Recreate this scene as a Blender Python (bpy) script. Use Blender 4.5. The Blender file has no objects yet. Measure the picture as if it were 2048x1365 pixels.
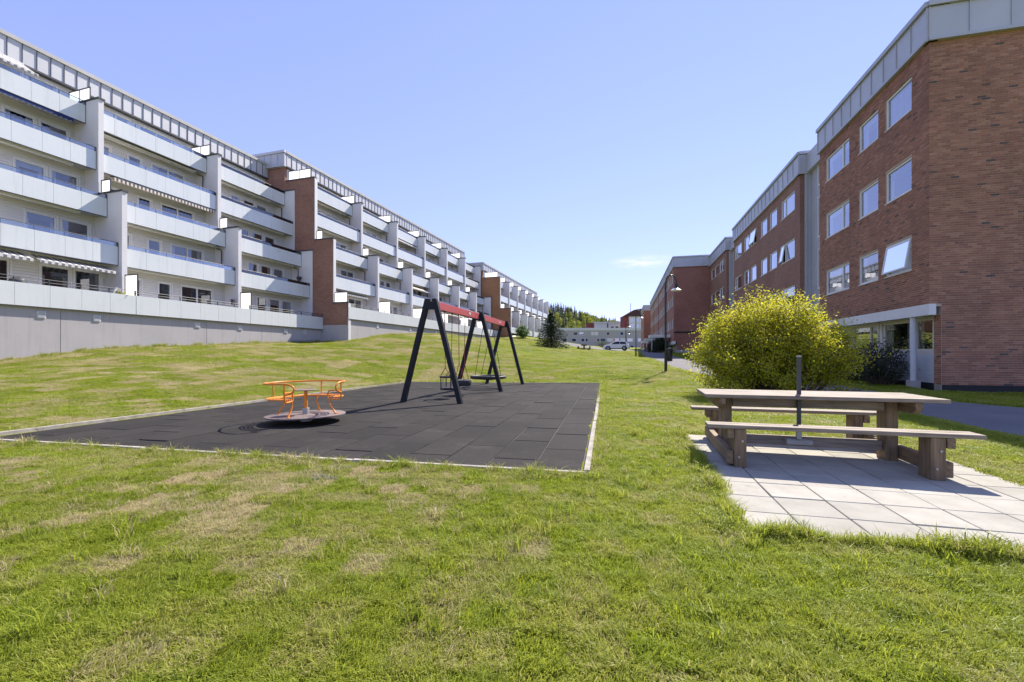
import bpy, bmesh, math, random
import numpy as np
from mathutils import Vector, Matrix
random.seed(7); rng = np.random.default_rng(7)
R = math.radians
S = bpy.context.scene
C = S.collection
# ------------------------------------------------------------------ camera, sky, sun, exposure
cam_d = bpy.data.cameras.new('camera'); cam = bpy.data.objects.new('camera', cam_d); C.objects.link(cam)
CAM = Vector((0, 0, 1.27)); F = 880.0
cam.location = CAM; cam.rotation_euler = (R(90), 0, 0)
cam_d.sensor_width = 36; cam_d.lens = 36 * F / 2048; cam_d.shift_y = 28.5 / 2048
cam_d.clip_start = 0.05; cam_d.clip_end = 9000
S.camera = cam
SUN_AZ, SUN_EL = 35.5, 46.0
w = bpy.data.worlds.new('World'); S.world = w; w.use_nodes = True
nt = w.node_tree; nt.nodes.clear()
wo = nt.nodes.new('ShaderNodeOutputWorld'); bg = nt.nodes.new('ShaderNodeBackground')
sky = nt.nodes.new('ShaderNodeTexSky'); sky.sky_type = 'NISHITA'; sky.sun_disc = False
sky.sun_elevation = R(SUN_EL); sky.sun_rotation = R(SUN_AZ); sky.altitude = 200; sky.air_density = 1.0; sky.dust_density = 0.0; sky.ozone_density = 3.0
bg.inputs['Strength'].default_value = 0.15
# one thin cirrus wisp, as a streak of noise round its own direction in the sky
tcg = nt.nodes.new('ShaderNodeTexCoord')
CD = Vector(((1285 - 1024) / F, 1, (711 - 524) / F)).normalized()
CR = Vector((CD.y, -CD.x, 0)).normalized(); CU = CR.cross(CD)
def wdot(v, s):
    n = nt.nodes.new('ShaderNodeVectorMath'); n.operation = 'DOT_PRODUCT'; nt.links.new(tcg.outputs['Generated'], n.inputs[0]); n.inputs[1].default_value = v
    m = nt.nodes.new('ShaderNodeMath'); m.operation = 'MULTIPLY'; nt.links.new(n.outputs['Value'], m.inputs[0]); m.inputs[1].default_value = s
    return m.outputs[0]
cmb = nt.nodes.new('ShaderNodeCombineXYZ')
nt.links.new(wdot(CR, 1 / 0.062), cmb.inputs[0]); nt.links.new(wdot(CU, 1 / 0.013), cmb.inputs[1])
nz = nt.nodes.new('ShaderNodeTexNoise'); nz.inputs['Scale'].default_value = 1.3; nz.inputs['Detail'].default_value = 6; nz.inputs['Roughness'].default_value = 0.62
nt.links.new(cmb.outputs[0], nz.inputs['Vector'])
ln = nt.nodes.new('ShaderNodeVectorMath'); ln.operation = 'LENGTH'; nt.links.new(cmb.outputs[0], ln.inputs[0])
mr = nt.nodes.new('ShaderNodeMapRange'); mr.inputs[1].default_value = 1.25; mr.inputs[2].default_value = 0.1; nt.links.new(ln.outputs['Value'], mr.inputs[0])
nr = nt.nodes.new('ShaderNodeMapRange'); nr.inputs[1].default_value = 0.36; nr.inputs[2].default_value = 0.68; nt.links.new(nz.outputs['Fac'], nr.inputs[0])
ml = nt.nodes.new('ShaderNodeMath'); ml.operation = 'MULTIPLY'; nt.links.new(mr.outputs[0], ml.inputs[0]); nt.links.new(nr.outputs[0], ml.inputs[1])
fr = nt.nodes.new('ShaderNodeMath'); fr.operation = 'GREATER_THAN'; nt.links.new(wdot(CD, 1), fr.inputs[0]); fr.inputs[1].default_value = 0
ml2 = nt.nodes.new('ShaderNodeMath'); ml2.operation = 'MULTIPLY'; nt.links.new(ml.outputs[0], ml2.inputs[0]); nt.links.new(fr.outputs[0], ml2.inputs[1])
tintn = nt.nodes.new('ShaderNodeMix'); tintn.data_type = 'RGBA'; tintn.blend_type = 'MULTIPLY'; tintn.inputs['Factor'].default_value = 1; gam = nt.nodes.new('ShaderNodeGamma'); gam.inputs['Gamma'].default_value = 0.56; nt.links.new(sky.outputs[0], gam.inputs['Color']); nt.links.new(gam.outputs[0], tintn.inputs['A']); tintn.inputs['B'].default_value = (1.09, 1.05, 1.56, 1)   # the whole sky, a little towards violet
mixc = nt.nodes.new('ShaderNodeMix'); mixc.data_type = 'RGBA'
nt.links.new(ml2.outputs[0], mixc.inputs['Factor']); nt.links.new(tintn.outputs['Result'], mixc.inputs['A']); mixc.inputs['B'].default_value = (3.6, 3.6, 3.6, 1)
nt.links.new(mixc.outputs['Result'], bg.inputs['Color']); nt.links.new(bg.outputs[0], wo.inputs['Surface'])
sl = bpy.data.lights.new('sun', 'SUN'); sl.energy = 4.3; sl.angle = R(0.53); sl.color = (1, 0.925, 0.82)
so = bpy.data.objects.new('sun', sl); C.objects.link(so); so.location = (30, 45, 60)
sv = Vector((math.sin(R(SUN_AZ)) * math.cos(R(SUN_EL)), math.cos(R(SUN_AZ)) * math.cos(R(SUN_EL)), math.sin(R(SUN_EL))))
so.rotation_euler = (-sv).to_track_quat('-Z', 'Y').to_euler()
S.view_settings.view_transform = 'Standard'; S.view_settings.look = 'None'; S.view_settings.gamma = 1.0
S.view_settings.use_curve_mapping = False
S.view_settings.exposure = 1.1
S.cycles.max_bounces = 6; S.cycles.diffuse_bounces = 3; S.cycles.glossy_bounces = 3; S.cycles.transmission_bounces = 3; S.cycles.transparent_max_bounces = 8

# ------------------------------------------------------------------ materials
class NB:
    def __init__(s, name):
        s.m = bpy.data.materials.new(name); s.m.use_nodes = True; s.t = s.m.node_tree; s.t.nodes.clear()
        s.out = s.t.nodes.new('ShaderNodeOutputMaterial')
    def n(s, typ, **kw):
        nd = s.t.nodes.new('ShaderNode' + typ)
        for k, v in kw.items():
            if k.startswith('i_'):
                nd.inputs[k[2:].replace('_', ' ')].default_value = v
            else: setattr(nd, k, v)
        return nd
    def l(s, a, b): s.t.links.new(a, b)
    def math(s, op, a, b=None, clamp=False):
        nd = s.n('Math', operation=op); nd.use_clamp = clamp
        for i, v in enumerate((a, b)):
            if v is None: continue
            if isinstance(v, (int, float)): nd.inputs[i].default_value = v
            else: s.l(v, nd.inputs[i])
        return nd.outputs[0]
    def mix(s, f, a, b):
        nd = s.n('Mix', data_type='RGBA')
        for k, v in (('Factor', f), ('A', a), ('B', b)):
            if isinstance(v, (int, float)): nd.inputs[k].default_value = v
            elif isinstance(v, tuple): nd.inputs[k].default_value = (*v, 1) if len(v) == 3 else v
            else: s.l(v, nd.inputs[k])
        return nd.outputs['Result']
    def rng(s, v, a, b, c=0., d=1.):
        nd = s.n('MapRange'); s.l(v, nd.inputs[0])
        for i, x in enumerate((a, b, c, d)): nd.inputs[i + 1].default_value = x
        return nd.outputs[0]
    def noise(s, vec, scale, detail=3, rough=0.55):
        nd = s.n('TexNoise'); nd.inputs['Scale'].default_value = scale; nd.inputs['Detail'].default_value = detail; nd.inputs['Roughness'].default_value = rough
        s.l(vec, nd.inputs['Vector']); return nd.outputs['Fac']
    def pos(s): return s.n('NewGeometry').outputs['Position']
    def obj(s): return s.n('TexCoord').outputs['Object']
    def sep(s, v):
        nd = s.n('SeparateXYZ'); s.l(v, nd.inputs[0]); return nd.outputs
    def comb(s, x, y, z):
        nd = s.n('CombineXYZ')
        for i, v in enumerate((x, y, z)):
            if isinstance(v, (int, float)): nd.inputs[i].default_value = v
            else: s.l(v, nd.inputs[i])
        return nd.outputs[0]
    def bump(s, h, strength=0.3, dist=0.01):
        nd = s.n('Bump'); nd.inputs['Strength'].default_value = strength; nd.inputs['Distance'].default_value = dist; s.l(h, nd.inputs['Height']); return nd.outputs[0]
    def pbr(s, col, rough=0.6, metal=0., normal=None, spec=0.5):
        p = s.n('BsdfPrincipled')
        if isinstance(col, tuple): p.inputs['Base Color'].default_value = (*col, 1)
        else: s.l(col, p.inputs['Base Color'])
        if isinstance(rough, (int, float)): p.inputs['Roughness'].default_value = rough
        else: s.l(rough, p.inputs['Roughness'])
        p.inputs['Metallic'].default_value = metal; p.inputs['Specular IOR Level'].default_value = spec
        if normal is not None: s.l(normal, p.inputs['Normal'])
        s.l(p.outputs[0], s.out.inputs['Surface']); return p

def mat(name, c1, c2=None, scale=2., rough=0.6, metal=0., bump=0., bscale=None, spec=0.5, stretch=None, rnd=0.):
    b = NB(name); v = b.pos()
    if stretch:
        mp = b.n('Mapping'); mp.inputs['Scale'].default_value = stretch; b.l(b.obj() if stretch else v, mp.inputs['Vector']); v = mp.outputs[0]
    c2 = c2 or tuple(x * 0.8 for x in c1)
    f = b.rng(b.noise(v, scale, 4, 0.6), 0.3, 0.72)
    col = b.mix(f, c1, c2)
    if rnd:
        oi = b.n('ObjectInfo'); k = b.rng(oi.outputs['Random'], 0, 1, 1 - rnd, 1 + rnd)
        vm = b.n('VectorMath', operation='SCALE'); b.l(col, vm.inputs[0]); b.l(k, vm.inputs['Scale']); col = vm.outputs[0]
    nrm = b.bump(b.noise(v, bscale or scale * 6, 4, 0.65), bump, 0.01) if bump else None
    b.pbr(col, rough, metal, nrm, spec); return b.m

M = {}
M['panel0'] = mat('balcony_panel', (0.74, 0.79, 0.80), (0.70, 0.755, 0.77), 0.6, 0.22, spec=0.5, rnd=0.02)
def stained(name, c1, c2, dirt, rough, spec=.5):
    b = NB(name); P = b.pos(); o = b.sep(P)
    col = b.mix(b.rng(b.noise(P, .6, 4, .6), .3, .72), c1, c2)
    st = b.noise(b.comb(b.math('MULTIPLY', b.math('ADD', o[0], o[1]), 3.2), b.math('MULTIPLY', o[2], .22), 0), 1.0, 5, .7)
    col = b.mix(b.rng(st, .52, .78, 0, .75), col, dirt)
    col = b.mix(b.rng(b.noise(P, 3.5, 5, .7), .62, .8, 0, .5), col, dirt)
    b.pbr(col, rough, 0, b.bump(b.noise(P, 11, 4, .7), .12, .01), spec); return b.m
M['plaster'] = mat('plaster', (0.72, 0.70, 0.70), (0.66, 0.645, 0.65), 0.9, 0.9, bump=0.15, bscale=14)
M['concrete'] = stained('concrete_wall', (0.47, 0.44, 0.435), (0.41, 0.39, 0.385), (0.33, 0.31, 0.305), .9)
M['panel'] = stained('balcony_panel', (0.71, 0.735, 0.725), (0.67, 0.70, 0.695), (0.55, 0.575, 0.565), .25)
M['dark_trim'] = mat('dark_trim', (0.045, 0.048, 0.055), (0.06, 0.062, 0.07), 3, 0.45)
M['rail'] = mat('rail_metal', (0.05, 0.052, 0.058), None, 3, 0.5)
M['zinc'] = mat('zinc_sheet', (0.55, 0.55, 0.55), (0.49, 0.495, 0.50), 0.7, 0.5, metal=0.15, rnd=0.05)
M['zinc_blue'] = mat('zinc_sheet_grey', (0.50, 0.50, 0.52), (0.44, 0.445, 0.465), 0.7, 0.5, metal=0.2, rnd=0.06)
M['roofing'] = mat('roofing', (0.50, 0.49, 0.47), (0.42, 0.41, 0.40), 1, 0.7)
M['white_paint'] = mat('white_paint', (0.78, 0.77, 0.74), (0.72, 0.71, 0.68), 1.5, 0.5)
b = NB('privacy_screen'); d = b.n('BsdfPrincipled'); d.inputs['Base Color'].default_value = (.85, .86, .86, 1); d.inputs['Roughness'].default_value = .3; t = b.n('BsdfTranslucent'); t.inputs[0].default_value = (.93, .94, .94, 1); mx = b.n('MixShader'); mx.inputs[0].default_value = .7; b.l(d.outputs[0], mx.inputs[1]); b.l(t.outputs[0], mx.inputs[2]); b.l(mx.outputs[0], b.out.inputs['Surface']); M['screen'] = b.m
M['cream_paint'] = mat('cream_paint', (0.74, 0.69, 0.56), (0.68, 0.63, 0.52), 1.5, .5)
M['soffit'] = mat('soffit', (0.50, 0.49, 0.46), (0.44, 0.43, 0.41), 2, 0.8)
M['grey_paint'] = mat('grey_blue_paint', (0.64, 0.65, 0.68), (0.58, 0.59, 0.62), 2, 0.55)
M['black_plinth'] = mat('black_plinth', (0.02, 0.02, 0.023), None, 3, 0.8)
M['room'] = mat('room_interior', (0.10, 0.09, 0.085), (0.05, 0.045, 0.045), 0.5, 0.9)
M['curtain'] = mat('curtain', (0.72, 0.70, 0.68), (0.6, 0.585, 0.57), 3, 0.9)
M['blind'] = mat('blind_dark', (0.09, 0.085, 0.08), None, 3, 0.8)
M['asphalt'] = mat('asphalt', (0.17, 0.165, 0.165), (0.125, 0.12, 0.125), 0.8, 0.95, bump=0.4, bscale=90)
b = NB('paving_slab'); P = b.pos(); oi = b.n('ObjectInfo')
c = b.mix(b.rng(b.noise(P, 3.0, 5, .65), .3, .72), (0.41, 0.39, 0.33), (0.31, 0.293, 0.245))
c = b.mix(b.rng(b.noise(P, 9, 5, .75), .60, .74, 0, .55), c, (0.19, 0.175, 0.14)); c = b.mix(b.rng(b.noise(P, 95, 3, .7), .58, .72, 0, .5), c, (0.2, 0.19, 0.165))
sw = b.n('VectorMath', operation='SCALE'); b.l(c, sw.inputs[0]); b.l(b.rng(oi.outputs['Random'], 0, 1, .9, 1.1), sw.inputs['Scale'])
b.pbr(sw.outputs[0], .92, 0, b.bump(b.noise(P, 110, 4, .7), .3, .006), .3); M['slab'] = b.m
M['sand'] = mat('joint_sand', (0.13, 0.12, 0.10), None, 20, 0.95)
M['black_wood'] = mat('black_painted_wood', (0.010, 0.0115, 0.016), (0.016, 0.017, 0.022), 6, 0.55, bump=0.2, bscale=30, spec=0.25)
M['red'] = mat('red_paint', (0.56, 0.13, 0.13), (0.48, 0.105, 0.105), 3, 0.4)
M['red_chain'] = mat('red_chain', (0.30, 0.035, 0.02), (0.18, 0.02, 0.015), 40, 0.5)
M['rope'] = mat('dark_rope', (0.03, 0.03, 0.032), None, 30, 0.7)
M['rubber'] = mat('rubber', (0.02, 0.02, 0.021), (0.032, 0.031, 0.031), 12, 0.6, bump=0.2, bscale=60)
M['orange'] = mat('orange_paint', (0.78, 0.27, 0.016), (0.66, 0.20, 0.012), 9, 0.35)
M['plate'] = mat('worn_plate', (0.20, 0.15, 0.135), (0.14, 0.105, 0.095), 6, 0.7, bump=0.3, bscale=60)
M['galv'] = mat('galvanised_steel', (0.42, 0.41, 0.40), (0.33, 0.325, 0.32), 12, 0.45, metal=0.5)
M['lamp_black'] = mat('lamp_black', (0.012, 0.014, 0.014), (0.02, 0.022, 0.022), 5, 0.35)
M['lamp_glass'] = mat('lamp_shade_white', (0.8, 0.79, 0.75), None, 3, 0.3)
M['car_white'] = mat('car_white', (0.80, 0.81, 0.82), (0.79, 0.80, 0.81), 1, 0.15)
M['car_black'] = mat('car_black', (0.012, 0.012, 0.013), None, 4, 0.4)
M['rim'] = mat('rim', (0.35, 0.35, 0.36), None, 4, 0.3, metal=0.8)
M['tail'] = mat('tail_light', (0.35, 0.01, 0.01), None, 4, 0.2)
M['far_grey'] = mat('far_grey_render', (0.40, 0.375, 0.37), (0.36, 0.34, 0.335), 0.3, 0.85)
M['far_white'] = mat('far_white_panel', (0.58, 0.58, 0.58), (0.52, 0.52, 0.53), 0.3, 0.7)
M['far_red'] = mat('far_red_brick', (0.22, 0.05, 0.045), (0.17, 0.04, 0.035), 0.3, 0.8)
M['far_roof'] = mat('far_roof', (0.07, 0.028, 0.026), None, 1, .8)
M['bark'] = mat('bark', (0.10, 0.075, 0.055), (0.06, 0.045, 0.035), 8, 0.9, bump=0.5, bscale=30)
M['twig'] = mat('twig', (0.16, 0.115, 0.08), (0.09, 0.065, 0.05), 8, 0.85)
M['flagblue'] = mat('awning_blue', (0.012, 0.03, 0.13), (0.015, 0.04, 0.16), 5, 0.85)
M['gravel'] = mat('gravel', (0.33, 0.31, 0.29), (0.18, 0.17, 0.16), 25, 0.95, bump=0.8, bscale=50)
M['timber'] = mat('timber_edge', (0.42, 0.38, 0.32), (0.22, 0.20, 0.17), 5, 0.85, bump=0.4, bscale=50, rnd=0.12)

def wood(name, c1, c2, axis):
    b = NB(name); mp = b.n('Mapping'); sc = [26, 26, 26]; sc[axis] = 1.6; mp.inputs['Scale'].default_value = sc
    oi = b.n('ObjectInfo'); ad = b.n('VectorMath', operation='ADD'); b.l(b.obj(), ad.inputs[0])
    b.l(b.comb(b.math('MULTIPLY', oi.outputs['Random'], 9.7), b.math('MULTIPLY', oi.outputs['Random'], 5.1), b.math('MULTIPLY', oi.outputs['Random'], 7.3)), ad.inputs[1])
    b.l(ad.outputs[0], mp.inputs['Vector'])
    g = b.noise(mp.outputs[0], 1.2, 5, 0.65); st = b.noise(ad.outputs[0], 3.1, 3, 0.6)
    col = b.mix(b.rng(g, 0.32, 0.68), c1, c2)
    dk = b.mix(b.rng(st, 0.5, 0.8), (1, 1, 1), (0.62, 0.6, 0.58))
    mm = b.n('Mix', data_type='RGBA', blend_type='MULTIPLY'); mm.inputs['Factor'].default_value = 1; b.l(col, mm.inputs['A']); b.l(dk, mm.inputs['B'])
    b.pbr(mm.outputs['Result'], 0.75, 0, b.bump(g, 0.35, 0.004)); return b.m
M['wood_x'] = wood('weathered_wood_x', (0.36, 0.295, 0.225), (0.145, 0.11, 0.08), 0)
M['wood_y'] = wood('weathered_wood_y', (0.28, 0.19, 0.105), (0.115, 0.078, 0.045), 1)
M['wood_z'] = wood('weathered_wood_z', (0.28, 0.19, 0.105), (0.115, 0.078, 0.045), 2)

def brick_mat(name, c1, c2, cd, mortar, scale=1.0):
    b = NB(name); o = b.sep(b.obj()); u = b.math('ADD', o[0], o[1]); v = b.comb(u, o[2], 0)
    t = b.n('TexBrick'); b.l(v, t.inputs['Vector']); t.inputs['Scale'].default_value = 1
    t.inputs['Brick Width'].default_value = 0.238; t.inputs['Row Height'].default_value = 0.075; t.inputs['Mortar Size'].default_value = 0.007
    t.inputs['Mortar Smooth'].default_value = 0.3; t.inputs['Bias'].default_value = -0.15
    t.inputs['Color1'].default_value = (*c1, 1); t.inputs['Color2'].default_value = (*c2, 1); t.inputs['Mortar'].default_value = (*mortar, 1)
    big = b.mix(b.rng(b.noise(v, 0.5, 4, 0.6), 0.3, 0.7), (1, 1, 1), (0.78, 0.74, 0.72))
    dk = b.mix(b.rng(b.noise(b.comb(b.math('MULTIPLY', u, 4.2), b.math('MULTIPLY', o[2], 13.3), 0), 1.0, 1, 0.4), 0.70, 0.74), (1, 1, 1), cd)
    m1 = b.n('Mix', data_type='RGBA', blend_type='MULTIPLY'); m1.inputs['Factor'].default_value = 1; b.l(t.outputs['Color'], m1.inputs['A']); b.l(big, m1.inputs['B'])
    m2 = b.n('Mix', data_type='RGBA', blend_type='MULTIPLY'); m2.inputs['Factor'].default_value = 1; b.l(m1.outputs['Result'], m2.inputs['A']); b.l(dk, m2.inputs['B'])
    b.pbr(m2.outputs['Result'], 0.85, 0, b.bump(b.math('SUBTRACT', 1.0, t.outputs['Fac']), 0.6, 0.006)); return b.m
M['brick'] = brick_mat('red_brick', (0.36, 0.18, 0.12), (0.265, 0.13, 0.09), (0.45, 0.42, 0.45), (0.27, 0.20, 0.165))
M['brick_orange'] = brick_mat('orange_brick', (0.42, 0.20, 0.085), (0.32, 0.14, 0.065), (0.6, 0.55, 0.5), (0.33, 0.24, 0.17))
M['brick_red'] = brick_mat('deep_red_brick', (0.41, 0.175, 0.125), (0.32, 0.14, 0.102), (0.6, 0.55, 0.55), (0.27, 0.17, 0.14))
M['mortar'] = mat('mortar', (0.54, 0.43, 0.335), (0.45, 0.355, 0.275), 1.2, 0.95)
def single_brick(name, attr):
    b = NB(name)
    if attr: r = b.n('Attribute', attribute_name='rnd').outputs['Fac']
    else: r = b.n('ObjectInfo').outputs['Random']
    cr = b.n('ValToRGB'); e = cr.color_ramp; e.elements[0].position = 0; e.elements[0].color = (0.10, 0.08, 0.075, 1); e.elements[1].position = 1; e.elements[1].color = (0.46, 0.24, 0.155, 1)
    for p, c in ((0.009, (0.12, 0.085, 0.078)), (0.04, (0.29, 0.135, 0.088)), (0.4, (0.35, 0.165, 0.105)), (0.75, (0.40, 0.192, 0.122))):
        q = e.elements.new(p); q.color = (*c, 1)
    b.l(r, cr.inputs[0]); v = b.pos()
    big = b.mix(b.rng(b.noise(v, 0.55, 4, 0.6), 0.32, 0.7), (1.06, 1.03, 1.0), (0.76, 0.74, 0.74))
    fine = b.mix(b.rng(b.noise(v, 38, 3, 0.7), 0.3, 0.75), (1.08, 1.08, 1.08), (0.8, 0.78, 0.78))
    x = cr.outputs[0]
    for y in (big, fine):
        m = b.n('Mix', data_type='RGBA', blend_type='MULTIPLY'); m.inputs['Factor'].default_value = 1; b.l(x, m.inputs['A']); b.l(y, m.inputs['B']); x = m.outputs['Result']
    b.pbr(x, 0.85, 0, b.bump(b.noise(v, 70, 3, 0.7), 0.3, 0.004)); return b.m
M['brick_a'] = single_brick('brick_joined', True); M['brick_o'] = single_brick('brick_single', False)

def siding(name, c, h=0.145):
    b = NB(name); o = b.sep(b.obj()); fz = b.math('FRACT', b.math('DIVIDE', o[2], h))
    g = b.rng(fz, 0.0, 0.12); v = b.comb(b.math('MULTIPLY', b.math('ADD', o[0], o[1]), 0.3), b.math('MULTIPLY', o[2], 7), 0)
    col = b.mix(b.rng(b.noise(v, 1.0, 2), 0.3, 0.7), c, tuple(x * 0.9 for x in c))
    b.pbr(col, 0.6, 0, b.bump(b.math('MULTIPLY', g, b.math('SUBTRACT', 1.25, b.math('MULTIPLY', fz, 0.25))), 1.0, 0.02)); return b.m
M['siding'] = siding('white_board_siding', (0.72, 0.695, 0.645))
def stripes(name, c1, c2, period):
    b = NB(name); o = b.sep(b.obj()); f = b.math('GREATER_THAN', b.math('FRACT', b.math('DIVIDE', o[1], period)), 0.5)
    b.pbr(b.mix(f, c1, c2), 0.85); return b.m
M['awn_grey'] = stripes('awning_grey_white', (0.62, 0.60, 0.57), (0.16, 0.16, 0.17), 0.26)
M['awn_cream'] = stripes('awning_cream_brown', (0.75, 0.68, 0.58), (0.14, 0.10, 0.07), 0.22)
M['awn_white'] = mat('awning_white', (0.80, 0.78, 0.74), None, 2, 0.8)

def glass(name, tint, mixf, rough=0.02):
    b = NB(name); tr = b.n('BsdfTransparent'); tr.inputs[0].default_value = (*tint, 1)
    gl = b.n('BsdfGlossy'); gl.inputs['Roughness'].default_value = rough; gl.inputs['Color'].default_value = (0.93, 0.95, 1, 1)
    gl_n = b.bump(b.noise(b.pos(), 1.2, 2), 0.05, 0.02); b.l(gl_n, gl.inputs['Normal'])
    fz = b.n('Fresnel'); fz.inputs['IOR'].default_value = 1.5
    f = b.math('ADD', b.math('MULTIPLY', fz.outputs[0], 1.5), mixf, True)
    mx = b.n('MixShader'); b.l(f, mx.inputs[0]); b.l(tr.outputs[0], mx.inputs[1]); b.l(gl.outputs[0], mx.inputs[2]); b.l(mx.outputs[0], b.out.inputs['Surface']); return b.m
M['glass'] = glass('window_glass', (0.75, 0.78, 0.8), 0.10)
M['glass_r'] = glass('coated_window_glass', (0.78, 0.8, 0.83), 0.2)
M['glass_rail'] = glass('railing_glass', (0.80, 0.86, 0.90), 0.06)
M['car_glass'] = mat('car_glass', (0.02, 0.025, 0.03), None, 2, 0.05)

def leaf_mat(name, cols, trans, scale):
    b = NB(name); v = b.pos(); a = b.n('Attribute', attribute_name='rnd').outputs['Fac']
    cr = b.n('ValToRGB'); e = cr.color_ramp
    e.elements[0].color = (*cols[0], 1); e.elements[1].color = (*cols[-1], 1)
    for i, c in enumerate(cols[1:-1]): q = e.elements.new((i + 1) / (len(cols) - 1)); q.color = (*c, 1)
    f = b.math('ADD', b.math('MULTIPLY', a, 0.65), b.math('MULTIPLY', b.rng(b.noise(v, scale, 2), 0.3, 0.7), 0.35)); b.l(f, cr.inputs[0])
    d = b.n('BsdfPrincipled'); d.inputs['Roughness'].default_value = 0.55; d.inputs['Specular IOR Level'].default_value = 0.3; b.l(cr.outputs[0], d.inputs['Base Color'])
    t = b.n('BsdfTranslucent'); b.l(cr.outputs[0], t.inputs['Color'])
    mx = b.n('MixShader'); mx.inputs[0].default_value = trans; b.l(d.outputs[0], mx.inputs[1]); b.l(t.outputs[0], mx.inputs[2]); b.l(mx.outputs[0], b.out.inputs['Surface']); return b.m
M['leaf_yellow'] = leaf_mat('spring_leaf', [(0.24, 0.30, 0.02), (0.52, 0.51, 0.03), (0.82, 0.72, 0.06)], 0.55, 1.3)
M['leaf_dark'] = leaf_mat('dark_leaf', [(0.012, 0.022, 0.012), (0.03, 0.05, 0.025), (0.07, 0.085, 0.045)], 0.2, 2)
M['leaf_mid'] = leaf_mat('mid_leaf', [(0.04, 0.09, 0.015), (0.09, 0.17, 0.03), (0.17, 0.25, 0.05)], 0.35, 2)
M['needle'] = leaf_mat('spruce_needles', [(0.014, 0.028, 0.014), (0.03, 0.055, 0.024), (0.065, 0.10, 0.038)], 0.3, 1)
M['far_spruce'] = leaf_mat('far_spruce', [(0.026, 0.042, 0.026), (0.045, 0.066, 0.036), (0.075, 0.10, 0.048)], 0.2, 0.05)
M['far_birch'] = leaf_mat('far_birch', [(0.14, 0.18, 0.025), (0.26, 0.30, 0.04), (0.40, 0.40, 0.05)], 0.45, 0.05)

# lawn dryness: natural patches of straw in the grass, the same for the soil sheet and for the blades
BLOBS = [(-2.95, 3.62, 1.15, 0.30, 0.85), (-3.0, 4.35, 0.9, 0.25, 0.6), (-1.55, 4.45, 0.8, 0.45, 0.7), (-0.6, 4.2, 0.7, 0.3, 0.5), (-1.0, 3.75, 0.6, 0.3, 0.5), (0.2, 2.6, 0.7, 0.3, 0.4), (-9.5, 17, 5.0, 2.6, 0.22), (-1.9, 2.7, 1.1, 0.5, 0.35), (-0.4, 2.2, 0.9, 0.4, 0.3),
         (1.55, 3.05, 0.16, 0.10, 0.9), (2.2, 2.85, 0.16, 0.10, 0.9), (0.4, 2.9, .25, .14, .6), (6.2, 19.5, 1.2, 0.8, 0.5), (1.25, 6.5, 0.5, 0.9, 0.35), (3.2, 2.2, .4, .2, .5)]
def vnoise(x, y, sc, seed, octv=4, rough=0.55):
    x = np.asarray(x, float) * sc + 37.3 * seed; y = np.asarray(y, float) * sc - 11.7 * seed; out = np.zeros_like(x); amp = 1.0; tot = 0
    for o in range(octv):
        xi, yi = np.floor(x), np.floor(y); fx_, fy_ = x - xi, y - yi; fx_ = fx_ * fx_ * (3 - 2 * fx_); fy_ = fy_ * fy_ * (3 - 2 * fy_)
        hsh = lambda a, b_: np.modf(np.abs(np.sin(a * 127.1 + b_ * 311.7 + seed * 17.3 + o * 5.1) * 43758.5453))[0]
        v = hsh(xi, yi) * (1 - fx_) * (1 - fy_) + hsh(xi + 1, yi) * fx_ * (1 - fy_) + hsh(xi, yi + 1) * (1 - fx_) * fy_ + hsh(xi + 1, yi + 1) * fx_ * fy_
        out += v * amp; tot += amp; amp *= rough; x, y = x * 2.03, y * 2.03
    return out / tot
def dry_at(x, y):
    fd = 1 - .8 * np.clip((np.hypot(x, y) - 6) / 7, 0, 1); d = (vnoise(x, y, 0.33, 1) - .5) * 1.3 * fd + (vnoise(x, y, 2.2, 2) - .5) * .95 * fd - np.clip(x, -4, 5) * 0.055 - 0.19
    w1, w2 = vnoise(x, y, 1.6, 3) - .5, vnoise(x, y, 1.6, 4) - .5
    for (bx, by, rx, ry, a) in BLOBS:
        r2 = ((x - bx + w1 * rx * 2.2) / rx) ** 2 + ((y - by + w2 * ry * 2.2) / ry) ** 2; d = d + a * np.clip((1.4 - r2) / 1.3, 0, 1)
    return d
b = NB('lawn'); dr = b.n('Attribute', attribute_name='dry').outputs['Fac']; P = b.pos()
fine = b.noise(P, 22, 4, 0.75); mid = b.noise(P, 5, 4, 0.6)
gcol = b.mix(b.rng(mid, 0.3, 0.7), (0.15, 0.19, 0.02), (0.22, 0.25, 0.03))
gcol = b.mix(b.rng(fine, 0.35, 0.75), gcol, (0.245, 0.25, 0.045))
dcol = b.mix(b.rng(fine, 0.35, 0.65), (0.33, 0.27, 0.14), (0.22, 0.175, 0.095))
col = b.mix(b.rng(dr, -0.05, 0.62), gcol, dcol)
b.pbr(col, 0.95, 0, b.bump(b.math('ADD', b.noise(P, 30, 5, 0.8), b.math('MULTIPLY', b.noise(P, 4, 3, 0.6), 1.5)), 0.7, 0.05), 0.1); M['lawn'] = b.m
b = NB('grass_blade'); dr = b.n('Attribute', attribute_name='dry', attribute_type='INSTANCER').outputs['Fac']; rnd = b.n('ObjectInfo').outputs['Random']; at = b.n('Attribute', attribute_name='rnd').outputs['Fac']
g1 = b.mix(at, (0.13, 0.195, 0.012), (0.44, 0.50, 0.05)); g1 = b.mix(b.rng(rnd, 0, 1, 0, 0.5), g1, (0.46, 0.46, 0.08))
dry = b.mix(at, (0.70, 0.61, 0.37), (0.47, 0.385, 0.21))
fz_ = b.noise(b.pos(), 7.0, 3, .65); dr = b.math('ADD', dr, b.math('MULTIPLY', b.math('SUBTRACT', fz_, .5), .8))
f = b.rng(b.math('ADD', dr, b.math('MULTIPLY', b.math('SUBTRACT', b.math('ADD', rnd, at), 1.0), 1.3)), -0.02, 0.66)
g = b.mix(f, g1, dry)
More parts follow.
